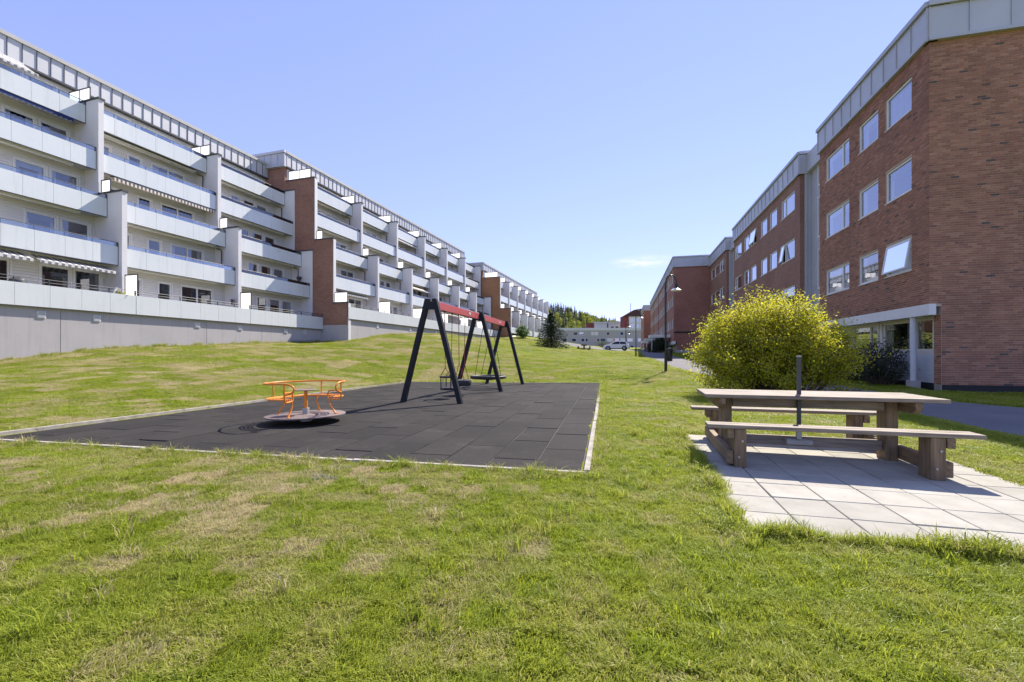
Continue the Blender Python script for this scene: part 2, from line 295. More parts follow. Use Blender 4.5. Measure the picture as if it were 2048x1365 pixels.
d = b.n('BsdfPrincipled'); d.inputs['Roughness'].default_value = 0.5; d.inputs['Specular IOR Level'].default_value = 0.25; b.l(g, d.inputs['Base Color'])
t = b.n('BsdfTranslucent'); b.l(g, t.inputs['Color']); mx = b.n('MixShader'); mx.inputs[0].default_value = 0.5
b.l(d.outputs[0], mx.inputs[1]); b.l(t.outputs[0], mx.inputs[2]); b.l(mx.outputs[0], b.out.inputs['Surface']); M['blade'] = b.m

b = NB('rubber_tile'); P = b.pos(); oi = b.n('ObjectInfo')
c = b.mix(b.rng(b.noise(P, 0.7, 4, 0.6), 0.3, 0.7), (0.026, 0.0238, 0.022), (0.037, 0.0335, 0.030))
sp = b.n('TexVoronoi'); sp.inputs['Scale'].default_value = 130; b.l(P, sp.inputs['Vector'])
c = b.mix(b.rng(sp.outputs['Distance'], 0.0, 0.5, 0.35, 0), c, (0.095, 0.086, 0.08))
c = b.mix(b.rng(b.noise(P, 46, 2, 0.5), 0.71, 0.75), c, (0.20, 0.185, 0.16))
c = b.mix(b.rng(b.noise(P, 1.1, 6, 0.7), 0.55, 0.8, 0, 0.45), c, (0.10, 0.09, 0.078))
sw = b.n('VectorMath', operation='SCALE'); b.l(c, sw.inputs[0]); b.l(b.rng(oi.outputs['Random'], 0, 1, 0.86, 1.14), sw.inputs['Scale'])
b.pbr(sw.outputs[0], 0.85, 0, b.bump(sp.outputs['Distance'], 0.5, 0.004), 0.12); M['tile'] = b.m

# ------------------------------------------------------------------ mesh helpers
class MB:
    def __init__(s): s.v = []; s.f = []
    def quad(s, *p):
        n = len(s.v); s.v += [tuple(q) for q in p]; s.f.append(tuple(range(n, n + len(p)))); return s
    def box(s, x0, x1, y0, y1, z0, z1):
        n = len(s.v)
        s.v += [(x0, y0, z0), (x1, y0, z0), (x1, y1, z0), (x0, y1, z0), (x0, y0, z1), (x1, y0, z1), (x1, y1, z1), (x0, y1, z1)]
        s.f += [tuple(n + i for i in q) for q in ((0, 3, 2, 1), (4, 5, 6, 7), (0, 1, 5, 4), (1, 2, 6, 5), (2, 3, 7, 6), (3, 0, 4, 7))]; return s
    def prism(s, poly, axis, a, b):
        """poly: 2-D points in the two axes other than `axis`, extruded from a to b."""
        n = len(s.v); k = len(poly)
        def put(p, t):
            q = list(p); q.insert(axis, t); return tuple(q)
        s.v += [put(p, a) for p in poly] + [put(p, b) for p in poly]
        s.f.append(tuple(range(n + k - 1, n - 1, -1))); s.f.append(tuple(range(n + k, n + 2 * k)))
        for i in range(k): j = (i + 1) % k; s.f.append((n + i, n + j, n + k + j, n + k + i))
        return s
    def tube(s, path, r, seg=8, closed=False, cap=True):
        pts = [Vector(p) for p in path]; n = len(pts); rs = r if isinstance(r, (list, tuple)) else [r] * n
        up = Vector((0, 0, 1)); base = len(s.v); prev = None
        for i, p in enumerate(pts):
            if closed: t = (pts[(i + 1) % n] - pts[i - 1])
            else: t = pts[min(i + 1, n - 1)] - pts[max(i - 1, 0)]
            t.normalize()
            if prev is None:
                a = up if abs(t.z) < 0.9 else Vector((1, 0, 0)); u = t.cross(a).normalized()
            else: u = (prev - t * prev.dot(t)); u = u.normalized() if u.length > 1e-6 else t.orthogonal().normalized()
            prev = u; v = t.cross(u)
            for k in range(seg):
                an = 2 * math.pi * k / seg; s.v.append(tuple(p + (u * math.cos(an) + v * math.sin(an)) * rs[i]))
        m = n if closed else n - 1
        for i in range(m):
            a = base + i * seg; b2 = base + ((i + 1) % n) * seg
            for k in range(seg): s.f.append((a + k, a + (k + 1) % seg, b2 + (k + 1) % seg, b2 + k))
        if cap and not closed:
            s.f.append(tuple(base + seg - 1 - k for k in range(seg))); s.f.append(tuple(base + (n - 1) * seg + k for k in range(seg)))
        return s
    def lathe(s, prof, seg=24, c=(0, 0, 0), axis=2):
        base = len(s.v); k = len(prof)
        for (r, z) in prof:
            for i in range(seg):
                a = 2 * math.pi * i / seg; q = [r * math.cos(a), r * math.sin(a)]; q.insert(axis, z)
                s.v.append((c[0] + q[0], c[1] + q[1], c[2] + q[2]))
        for j in range(k - 1):
            for i in range(seg):
                i2 = (i + 1) % seg; s.f.append((base + j * seg + i, base + j * seg + i2, base + (j + 1) * seg + i2, base + (j + 1) * seg + i))
        s.f.append(tuple(base + seg - 1 - i for i in range(seg))); s.f.append(tuple(base + (k - 1) * seg + i for i in range(seg)))
        return s
    def mesh(s, name='m', smooth=False):
        me = bpy.data.meshes.new(name); me.from_pydata(s.v, [], s.f); me.update()
        if smooth:
            for p in me.polygons: p.use_smooth = True
            me.set_sharp_from_angle(angle=R(40))
        return me
    def build(s, name, m, parent=None, smooth=False, bevel=0.0, loc=(0, 0, 0), rotz=0):
        return put(name, s.mesh(name, smooth), m, parent, loc, (0, 0, rotz), bevel)
def put(name, me, m, parent=None, loc=(0, 0, 0), rot=(0, 0, 0), bevel=0.0):
    if m is not None and len(me.materials) == 0: me.materials.append(M[m] if isinstance(m, str) else m)
    o = bpy.data.objects.new(name, me); C.objects.link(o); o.parent = parent; o.location = loc; o.rotation_euler = rot
    if bevel:
        bv = o.modifiers.new('bevel', 'BEVEL'); bv.width = bevel; bv.segments = 2; bv.limit_method = 'ANGLE'
    return o
_cache = {}
def boxobj(name, parent, m, x0, x1, y0, y1, z0, z1, bevel=0.0):
    """a box part; alike boxes share their mesh data"""
    d = (round(x1 - x0, 3), round(y1 - y0, 3), round(z1 - z0, 3)); key = (d, m, bevel)
    if key not in _cache:
        h = [q / 2 for q in d]; mb = MB().box(-h[0], h[0], -h[1], h[1], -h[2], h[2]); me = mb.mesh(name)
        if bevel:
            bm = bmesh.new(); bm.from_mesh(me); bmesh.ops.bevel(bm, geom=bm.edges[:], offset=bevel, segments=1, affect='EDGES'); bm.to_mesh(me); bm.free()
        me.materials.append(M[m]); _cache[key] = me
    return put(name, _cache[key], None, parent, ((x0 + x1) / 2, (y0 + y1) / 2, (z0 + z1) / 2))
def tag(o, label, cat, group=None):
    o['label'] = label; o['category'] = cat
    if group: o['group'] = group
    return o
def thing(name, label, cat, loc=(0, 0, 0), rotz=0, group=None):
    o = bpy.data.objects.new(name, None); C.objects.link(o); o.location = loc; o.rotation_euler = (0, 0, rotz); o.empty_display_size = 0.2
    return tag(o, label, cat, group)
def struct(o): o['kind'] = 'structure'; return o
def copy_tree(o, parent=None):
    c = o.copy(); C.objects.link(c); c.parent = parent
    for ch in o.children: copy_tree(ch, c)
    return c
def xf(P, ang):
    d = (math.sin(ang), math.cos(ang)); n = (math.cos(ang), -math.sin(ang))
    return lambda x, y: (P[0] + n[0] * x + d[0] * y, P[1] + n[1] * x + d[1] * y)

# ------------------------------------------------------------------ frames of the two rows of buildings
AL = math.atan((1295 - 1024) / F); PL = (-22.5, 19.34); wl = xf(PL, AL)
AR = math.atan((1248 - 1024) / F); PR = (13.93, 14.7); wr = xf(PR, AR)

# ------------------------------------------------------------------ terrain
ctrl = [(-8, 6.5, 0), (0.8, 4.8, 0), (4, 19.6, 0), (-5, 20.6, 0.02), (-3, 13, 0), (0, 10, 0), (2, 14, 0), (-6.5, 13.5, 0.02), (3, 5, 0), (5.5, 6.5, 0), (0, 2, 0), (-4, 3, 0.0), (5, 2, 0),
        (-14, 8, 0.12), (-18, 14, 0.5), (-12, 16, 0.5), (0, -10, 0), (-15, -10, 0), (15, -10, 0), (-30, -10, 0.3), (30, -10, 0), (-26, 8, 0.3),
        (7.75, 22.2, 0.41), (12.9, 45.8, 1.01), (18, 77, 2.1), (15.6, 55, 1.6), (5.3, 60, 2.3), (11, 67, 2.1), (8, 40, 1.0), (3, 30, 0.65), (2, 45, 1.5),
        (13.9, 14.7, 0.05), (16.2, 23, 0.2), (19.5, 37, 0.75), (22.5, 50, 1.3), (27, 14, 0.05), (22, 8, 0), (12, 10, 0), (9.3, 11, 0), (9, 16, 0.12), (13.5, 30, 0.6),
        (30, 80, 2.0), (40, 110, 2.6), (0, 110, 4.2), (20, 108, 2.6), (-40, 110, 6), (70, 110, 3), (0, 170, 4), (80, 170, 3.5), (-80, 170, 5), (-40, 60, 4), (60, 50, 1.5), (60, 0, 0), (-60, 0, 1), (-60, 40, 3)]
for t, v, z in [(-9, 0.2, 0.4), (-0.1, .2, 1.05), (3, .2, 1.55), (7.1, .2, 1.79), (11.7, .2, 2.07), (19.3, .2, 2.39), (19.8, 3, 2.5), (24.9, 3, 3.22), (31.3, 3, 3.58), (38, 3, 3.83), (58.5, 3, 4.3), (60.5, 6, 4.5), (75, 6.5, 4.6), (98, 6.5, 4.9), (10, -6, 2.2), (40, -6, 3.8), (80, -4, 4.8)]:
    ctrl.append((*wl(v, t), z))
cp = np.array(ctrl); K = len(cp)
def _phi(r2): return 0.5 * r2 * np.log(np.maximum(r2, 1e-9))
_A = np.zeros((K + 3, K + 3)); _d = cp[:, None, :2] - cp[None, :, :2]; _A[:K, :K] = _phi((_d ** 2).sum(-1)) + np.eye(K) * 0.6
_A[:K, K] = 1; _A[:K, K + 1:] = cp[:, :2]; _A[K, :K] = 1; _A[K + 1:, :K] = cp[:, :2].T
_w = np.linalg.solve(_A, np.concatenate([cp[:, 2], np.zeros(3)]))
A_, B_, C_, D_ = (-8.15, 6.62), (0.79, 4.70), (4.0, 19.65), (-4.98, 20.45)        # the rubber pad's corners
def sdist(poly, X, Y):
    """rough outside distance to a convex polygon (counter-clockwise)"""
    d = np.full(np.shape(X), -1e9)
    for i in range(len(poly)):
        (x0, y0), (x1, y1) = poly[i], poly[(i + 1) % len(poly)]; l = math.hypot(x1 - x0, y1 - y0)
        d = np.maximum(d, ((X - x0) * (y1 - y0) - (Y - y0) * (x1 - x0)) / l)
    return d
PAD = [A_, B_, C_, D_]
PAV_A = R(14.9); PAVO = (1.77, 3.24); pv = xf(PAVO, PAV_A)
PAVE = [pv(-0.06, -0.09), pv(2.84, -0.09), pv(2.84, 3.92), pv(-0.06, 3.92)]
def hz(X, Y):
    X = np.asarray(X, float); Y = np.asarray(Y, float); sh = X.shape; x = X.ravel(); y = Y.ravel()
    xc = np.clip(x, -90, 90); yc = np.clip(y, -20, 170)
    r2 = (xc[:, None] - cp[:, 0]) ** 2 + (yc[:, None] - cp[:, 1]) ** 2
    z = _phi(r2) @ _w[:K] + _w[K] + xc * _w[K + 1] + yc * _w[K + 2]
    z = np.clip(z, -0.6, 8)
    far = np.clip((np.hypot(x, y - 60) - 120) / 120, 0, 1); z = z * (1 - far) + 3.0 * far
    k = np.clip(np.minimum(sdist(PAD, x, y), sdist(PAVE, x, y)) / 2.2, 0, 1); k = k * k * (3 - 2 * k)
    k2 = np.clip((np.hypot(x, y) - 4.5) / 4, 0, 1); z = z * k * k2
    z = z + 0.018 * np.sin(x * 1.7 + 0.6 * y) * np.sin(y * 1.3 - 0.4 * x) * k
    return z.reshape(sh)
def h1(x, y): return float(hz(np.array([x]), np.array([y]))[0])
def axis(lo, hi, step, grow, lim):
    a = list(np.arange(lo, hi + 1e-6, step)); s = step
    while a[-1] < lim: s *= grow; a.append(a[-1] + s)
    s = step
    while a[0] > -lim: s *= grow; a.insert(0, a[0] - s)
    return np.array(a)
gx = axis(-30, 26, 0.5, 1.25, 3500); gy = axis(-5, 82, 0.5, 1.25, 3500)
gx = np.unique(np.round(np.concatenate([gx, np.arange(-9, 7, 0.2)]), 2)); gy = np.unique(np.round(np.concatenate([gy, np.arange(1, 10, 0.2)]), 2))
GX, GY = np.meshgrid(gx, gy); GZ = hz(GX, GY)
inside = np.minimum(sdist(PAD, GX, GY), sdist(PAVE, GX, GY)); GZ = GZ - 0.05 * (inside < -0.1)
nx, ny = len(gx), len(gy)
me = bpy.data.meshes.new('ground'); idx = np.arange(nx * ny).reshape(ny, nx)
me.from_pydata(np.stack([GX, GY, GZ], -1).reshape(-1, 3).tolist(), [], np.stack([idx[:-1, :-1], idx[:-1, 1:], idx[1:, 1:], idx[1:, :-1]], -1).reshape(-1, 4).tolist())
for p in me.polygons: p.use_smooth = True
da = me.attributes.new('dry', 'FLOAT', 'POINT'); da.data.foreach_set('value', dry_at(GX.ravel(), GY.ravel()).astype(np.float32))
struct(put('ground', me, 'lawn'))

def resample(pl, n):
    p = np.array(pl, float)
    for _ in range(3):
        q = [p[0]]
        for i in range(len(p) - 1): q += [0.75 * p[i] + 0.25 * p[i + 1], 0.25 * p[i] + 0.75 * p[i + 1]]
        q.append(p[-1]); p = np.array(q)
    s = np.concatenate([[0], np.cumsum(np.hypot(*np.diff(p, axis=0).T))]); t = np.linspace(0, s[-1], n)
    return np.stack([np.interp(t, s, p[:, 0]), np.interp(t, s, p[:, 1])], -1)
def strip(name, left, right, n, m, matname, lift=0.025):
    a, b2 = resample(left, n), resample(right, n); u = np.linspace(0, 1, m)[None, :, None]
    g = a[:, None] * (1 - u) + b2[:, None] * u; X, Y = g[..., 0], g[..., 1]; Z = hz(X, Y) + lift; Z[:, 0] -= 0.05; Z[:, -1] -= 0.05
    idx = np.arange(n * m).reshape(n, m); me = bpy.data.meshes.new(name)
    me.from_pydata(np.stack([X, Y, Z], -1).reshape(-1, 3).tolist(), [], np.stack([idx[:-1, :-1], idx[:-1, 1:], idx[1:, 1:], idx[1:, :-1]], -1).reshape(-1, 4).tolist())
    for p in me.polygons: p.use_smooth = True
    return struct(put(name, me, matname)), a, b2
path_l = [(6.3, 1), (7.55, 6.4), (8.5, 9.4), (9.5, 13), (9.6, 17), (8.7, 21), (9.6, 27.5), (11.2, 34), (13, 42), (15.8, 55), (19, 68), (22, 80)]
path_r = [(14.5, 0.5), (13.4, 6), (12.3, 10.9), (12.1, 12.4), (12.5, 16), (13.3, 21), (14.2, 27.5), (15.4, 34), (17, 42), (19, 55), (23, 68), (30, 80)]
_, PLn, PRn = strip('path', path_l, path_r, 160, 9, 'asphalt')
strip('side_road', [(8.5, 70.5), (14, 72), (22, 74.5), (40, 80)], [(7, 78), (13.5, 81), (24, 84), (40, 90)], 60, 9, 'asphalt', 0.05)

# ------------------------------------------------------------------ rubber play surface
pad = struct(thing('play_surface', 'dark rubber tile play surface framed with weathered timber', 'play surface'))
del pad['category']
ux = Vector((C_[0] - B_[0], C_[1] - B_[1], 0)).normalized(); un = Vector((-ux.y, ux.x, 0))
pad.location = (B_[0], B_[1], 0); pad.rotation_euler = (0, 0, math.atan2(ux.y, ux.x) - math.pi / 2)   # local y runs along the right edge, -x to the left
def toloc(p):
    d = Vector((p[0] - B_[0], p[1] - B_[1], 0)); return (-d.dot(un), d.dot(ux))
lp = [toloc(p) for p in PAD]
MB().prism([(p[0], p[1]) for p in lp], 2, -0.25, -0.012).build('bedding', 'sand', pad)
TW, TL = 0.553, 1.15
def clip(poly, pts):
    for i in range(len(poly)):
        a, b2 = poly[i], poly[(i + 1) % len(poly)]; out = []
        f_ = lambda q: (b2[0] - a[0]) * (q[1] - a[1]) - (b2[1] - a[1]) * (q[0] - a[0])
        for j in range(len(pts)):
            p, q = pts[j], pts[(j + 1) % len(pts)]; fp, fq = f_(p), f_(q)
            if fp >= 0: out.append(p)
            if fp * fq < 0: t = fp / (fp - fq); out.append((p[0] + (q[0] - p[0]) * t, p[1] + (q[1] - p[1]) * t))
        pts = out
        if len(pts) < 3: return []
    return pts
ins = 0.06
cx_, cy_ = sum(p[0] for p in lp) / 4, sum(p[1] for p in lp) / 4
lpi = [(p[0] - math.copysign(ins, p[0] - cx_), p[1] - math.copysign(ins, p[1] - cy_)) for p in lp]
tiles_me = {}
for i in range(18):
    for j in range(-3, 16):
        x1 = -0.05 - i * TW; x0 = x1 - TW; y0 = j * TL + (0.53 if i % 2 else 0.05) + random.uniform(-0.02, 0.02); y1 = y0 + TL
        g_ = 0.004; r = [(x0 + g_, y0 + g_), (x1 - g_, y0 + g_), (x1 - g_, y1 - g_), (x0 + g_, y1 - g_)]
        c = clip(lpi, r)
        if len(c) < 3: continue
        ar = abs(sum(c[k][0] * c[(k + 1) % len(c)][1] - c[(k + 1) % len(c)][0] * c[k][1] for k in range(len(c)))) / 2
        if ar < 0.01: continue
        mx_, my_ = sum(p[0] for p in c) / len(c), sum(p[1] for p in c) / len(c); k = tuple((round(p[0] - mx_, 2), round(p[1] - my_, 2)) for p in c)
        if k not in tiles_me:
            tm = MB(); n_ = len(c); cc = [(p[0] - mx_, p[1] - my_) for p in c]
            top = [(p[0] * 0.985, p[1] * 0.992) for p in cc]
            tm.v = [(*p, -0.03) for p in cc] + [(*p, -0.006) for p in cc] + [(*p, 0.0) for p in top]
            tm.f = [tuple(range(2 * n_, 3 * n_))] + [(a * n_ + q, a * n_ + (q + 1) % n_, (a + 1) * n_ + (q + 1) % n_, (a + 1) * n_ + q) for a in (0, 1) for q in range(n_)]
            tiles_me[k] = tm.mesh('tile')
        put('tile', tiles_me[k], 'tile', pad, (mx_, my_, random.uniform(-0.003, 0.004)), (R(random.uniform(-0.12, 0.12)), R(random.uniform(-0.15, 0.15)), R(random.uniform(-0.15, 0.15))))
def edge(p, q, ls, out, hi):
    d = Vector((q[0] - p[0], q[1] - p[1], 0)); L = d.length; d.normalize(); a = math.atan2(d.y, d.x); n_ = Vector((d.y, -d.x, 0)); s_ = 0
    for k, l_ in enumerate(ls):
        e = min(s_ + l_, L); c = Vector((p[0], p[1], 0)) + d * ((s_ + e) / 2) + n_ * (out + random.uniform(-0.012, 0.012)); hh = (e - s_) / 2 - 0.006
        o = MB().box(-hh, hh, -0.032, 0.032, -0.16, hi + random.uniform(-0.006, 0.006)).build('edge_board', 'timber', pad, bevel=0.006, loc=c, rotz=a + R(random.uniform(-0.25, 0.25)))
        s_ = e
        if s_ >= L - 0.01: break
edge(lp[0], lp[1], [3.3, 3.1, 3.2], 0.03, 0.035); edge(lp[1], lp[2], [3.6, 1.9, 2.6, 4.0, 4], 0.0, 0.05)
edge(lp[2], lp[3], [2.8, 3.4, 3.4], 0.03, 0.03); edge(lp[3], lp[0], [3.6, 3.6, 3.6, 3.6, 3.6], 0.03, 0.055)

# ------------------------------------------------------------------ slab paving
pav = struct(thing('paving', 'pale square concrete slabs under the picnic table', 'paving')); del pav['category']
pav.location = (PAVO[0], PAVO[1], 0); pav.rotation_euler = (0, 0, -PAV_A)
MB().box(-0.05, 2.83, -0.08, 3.91, -0.2, -0.012).build('bedding', 'sand', pav)
sm = []
for k in range(3):
    bm = bmesh.new(); bmesh.ops.create_cube(bm, size=1); bmesh.ops.scale(bm, vec=(0.406, 0.437, 0.06), verts=bm.verts); bmesh.ops.bevel(bm, geom=bm.edges[:], offset=0.005, segments=1, affect='EDGES')
    m_ = bpy.data.meshes.new('slab'); bm.to_mesh(m_); bm.free(); m_.materials.append(M['slab']); sm.append(m_)
for i in range(7):
    for j in range(9):
        if i == 6 and j in (7, 8): continue
        put('slab', sm[(i + j) % 3], None, pav, (-0.06 + 0.2075 + i * 0.4145 + random.uniform(-.002, .002), -0.09 + 0.2225 + j * 0.4455 + random.uniform(-.002, .002), -0.022 + random.uniform(-.003, .003)), (R(random.uniform(-.3, .3)), R(random.uniform(-.3, .3)), R(random.uniform(-.25, .25))))

# ------------------------------------------------------------------ building helpers
def wall_holes(name, parent, m, x, s, y0, y1, z0, z1, holes, depth=0.12):
    """a wall in the plane x (outward along s*x) with window openings; reveals go in by `depth`"""
    ys = sorted({y0, y1, *[h[0] for h in holes], *[h[1] for h in holes]}); zs = sorted({z0, z1, *[h[2] for h in holes], *[h[3] for h in holes]})
    mb = MB()
    for i in range(len(ys) - 1):
        for j in range(len(zs) - 1):
            cy, cz = (ys[i] + ys[i + 1]) / 2, (zs[j] + zs[j + 1]) / 2
            if any(h[0] < cy < h[1] and h[2] < cz < h[3] for h in holes): continue
            q = [(x, ys[i], zs[j]), (x, ys[i + 1], zs[j]), (x, ys[i + 1], zs[j + 1]), (x, ys[i], zs[j + 1])]
            mb.quad(*(q if s > 0 else q[::-1]))
    xi = x - s * depth
    for (a, b2, c, d) in holes:
        for p, q in (((a, c), (b2, c)), ((b2, c), (b2, d)), ((b2, d), (a, d)), ((a, d), (a, c))):
            mb.quad((x, p[0], p[1]), (x, q[0], q[1]), (xi, q[0], q[1]), (xi, p[0], p[1]))
    return mb.build(name, m, parent)
def window(parent, x, s, y0, y1, z0, z1, lights=(1,), fw=0.065, frame='white_paint', gl='glass', inset=0.05, curtain=0, blind=0., tilt=None, sill=True, trim=0., fine=True):
    """window > pane, sash, curtain, blind. x is the wall plane, s the outward sign"""
    xo = x - s * inset; xa, xb = sorted((xo, xo - s * 0.07)); mb = MB()
    mb.box(xa, xb, y0, y1, z0, z0 + fw); mb.box(xa, xb, y0, y1, z1 - fw, z1); mb.box(xa, xb, y0, y0 + fw, z0 + fw, z1 - fw); mb.box(xa, xb, y1 - fw, y1, z0 + fw, z1 - fw)
    tot = sum(lights); c = y0; cuts = []
    for k, l_ in enumerate(lights):
        e = c + (y1 - y0) * l_ / tot; cuts.append((c, e)); c = e
        if k < len(lights) - 1: mb.box(xa, xb, e - fw * 0.6, e + fw * 0.6, z0 + fw, z1 - fw)
    if sill:
        q = sorted((x + s * 0.03, xo)); mb.box(q[0], q[1], y0 - 0.02, y1 + 0.02, z0 - 0.035, z0 - 0.004)
    if trim:
        q = sorted((x + s * 0.004, x + s * 0.03))
        for r in ((y0 - trim, y1 + trim, z1 + 0.002, z1 + trim), (y0 - trim, y1 + trim, z0 - trim, z0 - 0.04), (y0 - trim, y0 - 0.002, z0 - 0.04, z1), (y1 + 0.002, y1 + trim, z0 - 0.04, z1)): mb.box(q[0], q[1], *r)
    wobj = mb.build('window', frame, parent)
    for k, (a, e) in enumerate(cuts):
        a2, e2 = a + fw * (1 if k == 0 else 0.6), e - fw * (1 if k == len(cuts) - 1 else 0.6)
        xm = xo - s * 0.04
        if tilt == k:
            H_ = z1 - z0 - 2 * fw; W_ = e2 - a2; sm_ = MB(); f2 = 0.055
            for r in ((-W_ / 2, W_ / 2, -H_, -H_ + f2), (-W_ / 2, W_ / 2, -f2, 0), (-W_ / 2, -W_ / 2 + f2, -H_ + f2, -f2), (W_ / 2 - f2, W_ / 2, -H_ + f2, -f2)): sm_.box(-0.025, 0.025, *r)
            so_ = put('sash', sm_.mesh('sash'), frame, wobj, (xo + s * 0.03, (a2 + e2) / 2, z1 - fw), (0, R(9) * (-s), 0))
            pm = MB().quad((s * 0.006, -W_ / 2 + f2, -H_ + f2), (s * 0.006, W_ / 2 - f2, -H_ + f2), (s * 0.006, W_ / 2 - f2, -f2), (s * 0.006, -W_ / 2 + f2, -f2)).build('pane', gl, wobj, loc=so_.location); pm.rotation_euler = so_.rotation_euler
            continue
        q = [(xm, a2, z0 + fw), (xm, e2, z0 + fw), (xm, e2, z1 - fw), (xm, a2, z1 - fw)]
        MB().quad(*(q if s > 0 else q[::-1])).build('pane', gl, wobj)
    if fine:
        xc_ = xo - s * 0.13
        if curtain:
            ww = (y1 - y0) * curtain / 2
            for (a, e) in ((y0, y0 + ww), (y1 - ww, y1)):
                cb = MB(); n_ = max(6, int(ww / 0.035)); pr = [(xc_ - s * 0.02 * math.sin(k * 1.9), a + (e - a) * k / n_) for k in range(n_ + 1)]
                for k in range(n_): cb.quad((*pr[k], z0), (*pr[k + 1], z0), (*pr[k + 1], z1), (*pr[k], z1))
                cb.build('curtain', 'curtain', wobj)
        if blind:
            MB().quad((xc_ + s * .03, y0, z1 - (z1 - z0) * blind), (xc_ + s * .03, y1, z1 - (z1 - z0) * blind), (xc_ + s * .03, y1, z1), (xc_ + s * .03, y0, z1)).build('blind', 'blind' if random.random() < .6 else 'curtain', wobj)
    return wobj
def fascia(parent, x, s, y0, y1, z0, z1, step, m, seam='dark_trim', top=0.2, along='y'):
    """standing-seam roof fascia: every sheet a sub-part, seams between them, a coping on top"""
    def B(mb, xa, xb, a, b2, c, d):
        xa, xb = sorted((xa, xb))
        return mb.box(xa, xb, a, b2, c, d) if along == 'y' else mb.box(a, b2, xa, xb, c, d)
    fo = B(MB(), x - s * 0.05, x - s * 0.35, y0, y1, z0, z1).build('roof_fascia', m, parent)
    n_ = max(1, round((y1 - y0) / step)); st = (y1 - y0) / n_; sb = MB()
    for k in range(n_):
        a, b2 = y0 + k * st + 0.012, y0 + (k + 1) * st - 0.012; xa, xb = sorted((x, x - s * 0.045))
        if along == 'y': boxobj('sheet', fo, m, xa, xb, a, b2, z0 + 0.05, z1 - 0.03)
        else: boxobj('sheet', fo, m, a, b2, xa, xb, z0 + 0.05, z1 - 0.03)
    for k in range(n_ + 1):
        xa, xb = sorted((x + s * 0.035, x - s * 0.04)); a, b2 = y0 + k * st - 0.011, y0 + k * st + 0.011
        if along == 'y': boxobj('seam', fo, seam, xa, xb, a, b2, z0 + 0.05, z1 - 0.03)
        else: boxobj('seam', fo, seam, a, b2, xa, xb, z0 + 0.05, z1 - 0.03)
    B(MB(), x + s * 0.06, x - s * 0.3, y0 - 0.02, y1 + 0.02, z0 - 0.06, z0 + 0.045).build('drip_edge', seam if seam == 'dark_trim' else m, fo)
    B(MB(), x + s * 0.09, x - s * 0.6, y0 - 0.05, y1 + 0.05, z1 - 0.02, z1 + top).build('coping', 'roofing' if seam == 'dark_trim' else m, fo)
    return fo
def awning(parent, y0, y1, x, z, proj, drop, m, valance=0.2, scallop=True):
    aw = MB().box(x, x + 0.16, y0, y1, z - 0.16, z).build('awning', 'awn_white', parent)
    if proj > 0.25:
        MB().quad((x + .1, y0, z - .05), (x + proj, y0, z - drop), (x + proj, y1, z - drop), (x + .1, y1, z - .05)).build('fabric', m, aw)
        MB().box(x + proj - .03, x + proj + .03, y0, y1, z - drop - .04, z - drop + .03).build('front_bar', 'awn_white', aw)
    if valance:
        n_ = int((y1 - y0) / 0.055); mb = MB(); xv = x + max(proj, 0.17) + 0.035; zt = z - (drop if proj > .25 else .05)
        for k in range(n_):
            a, b2 = y0 + (y1 - y0) * k / n_, y0 + (y1 - y0) * (k + 1) / n_
            f_ = lambda t: valance * (0.72 + 0.28 * abs(math.sin(t * math.pi / 0.22))) if scallop else valance
            mb.quad((xv, a, zt), (xv, b2, zt), (xv, b2, zt - f_(b2)), (xv, a, zt - f_(a)))
        mb.build('valance', m, aw)
    return aw

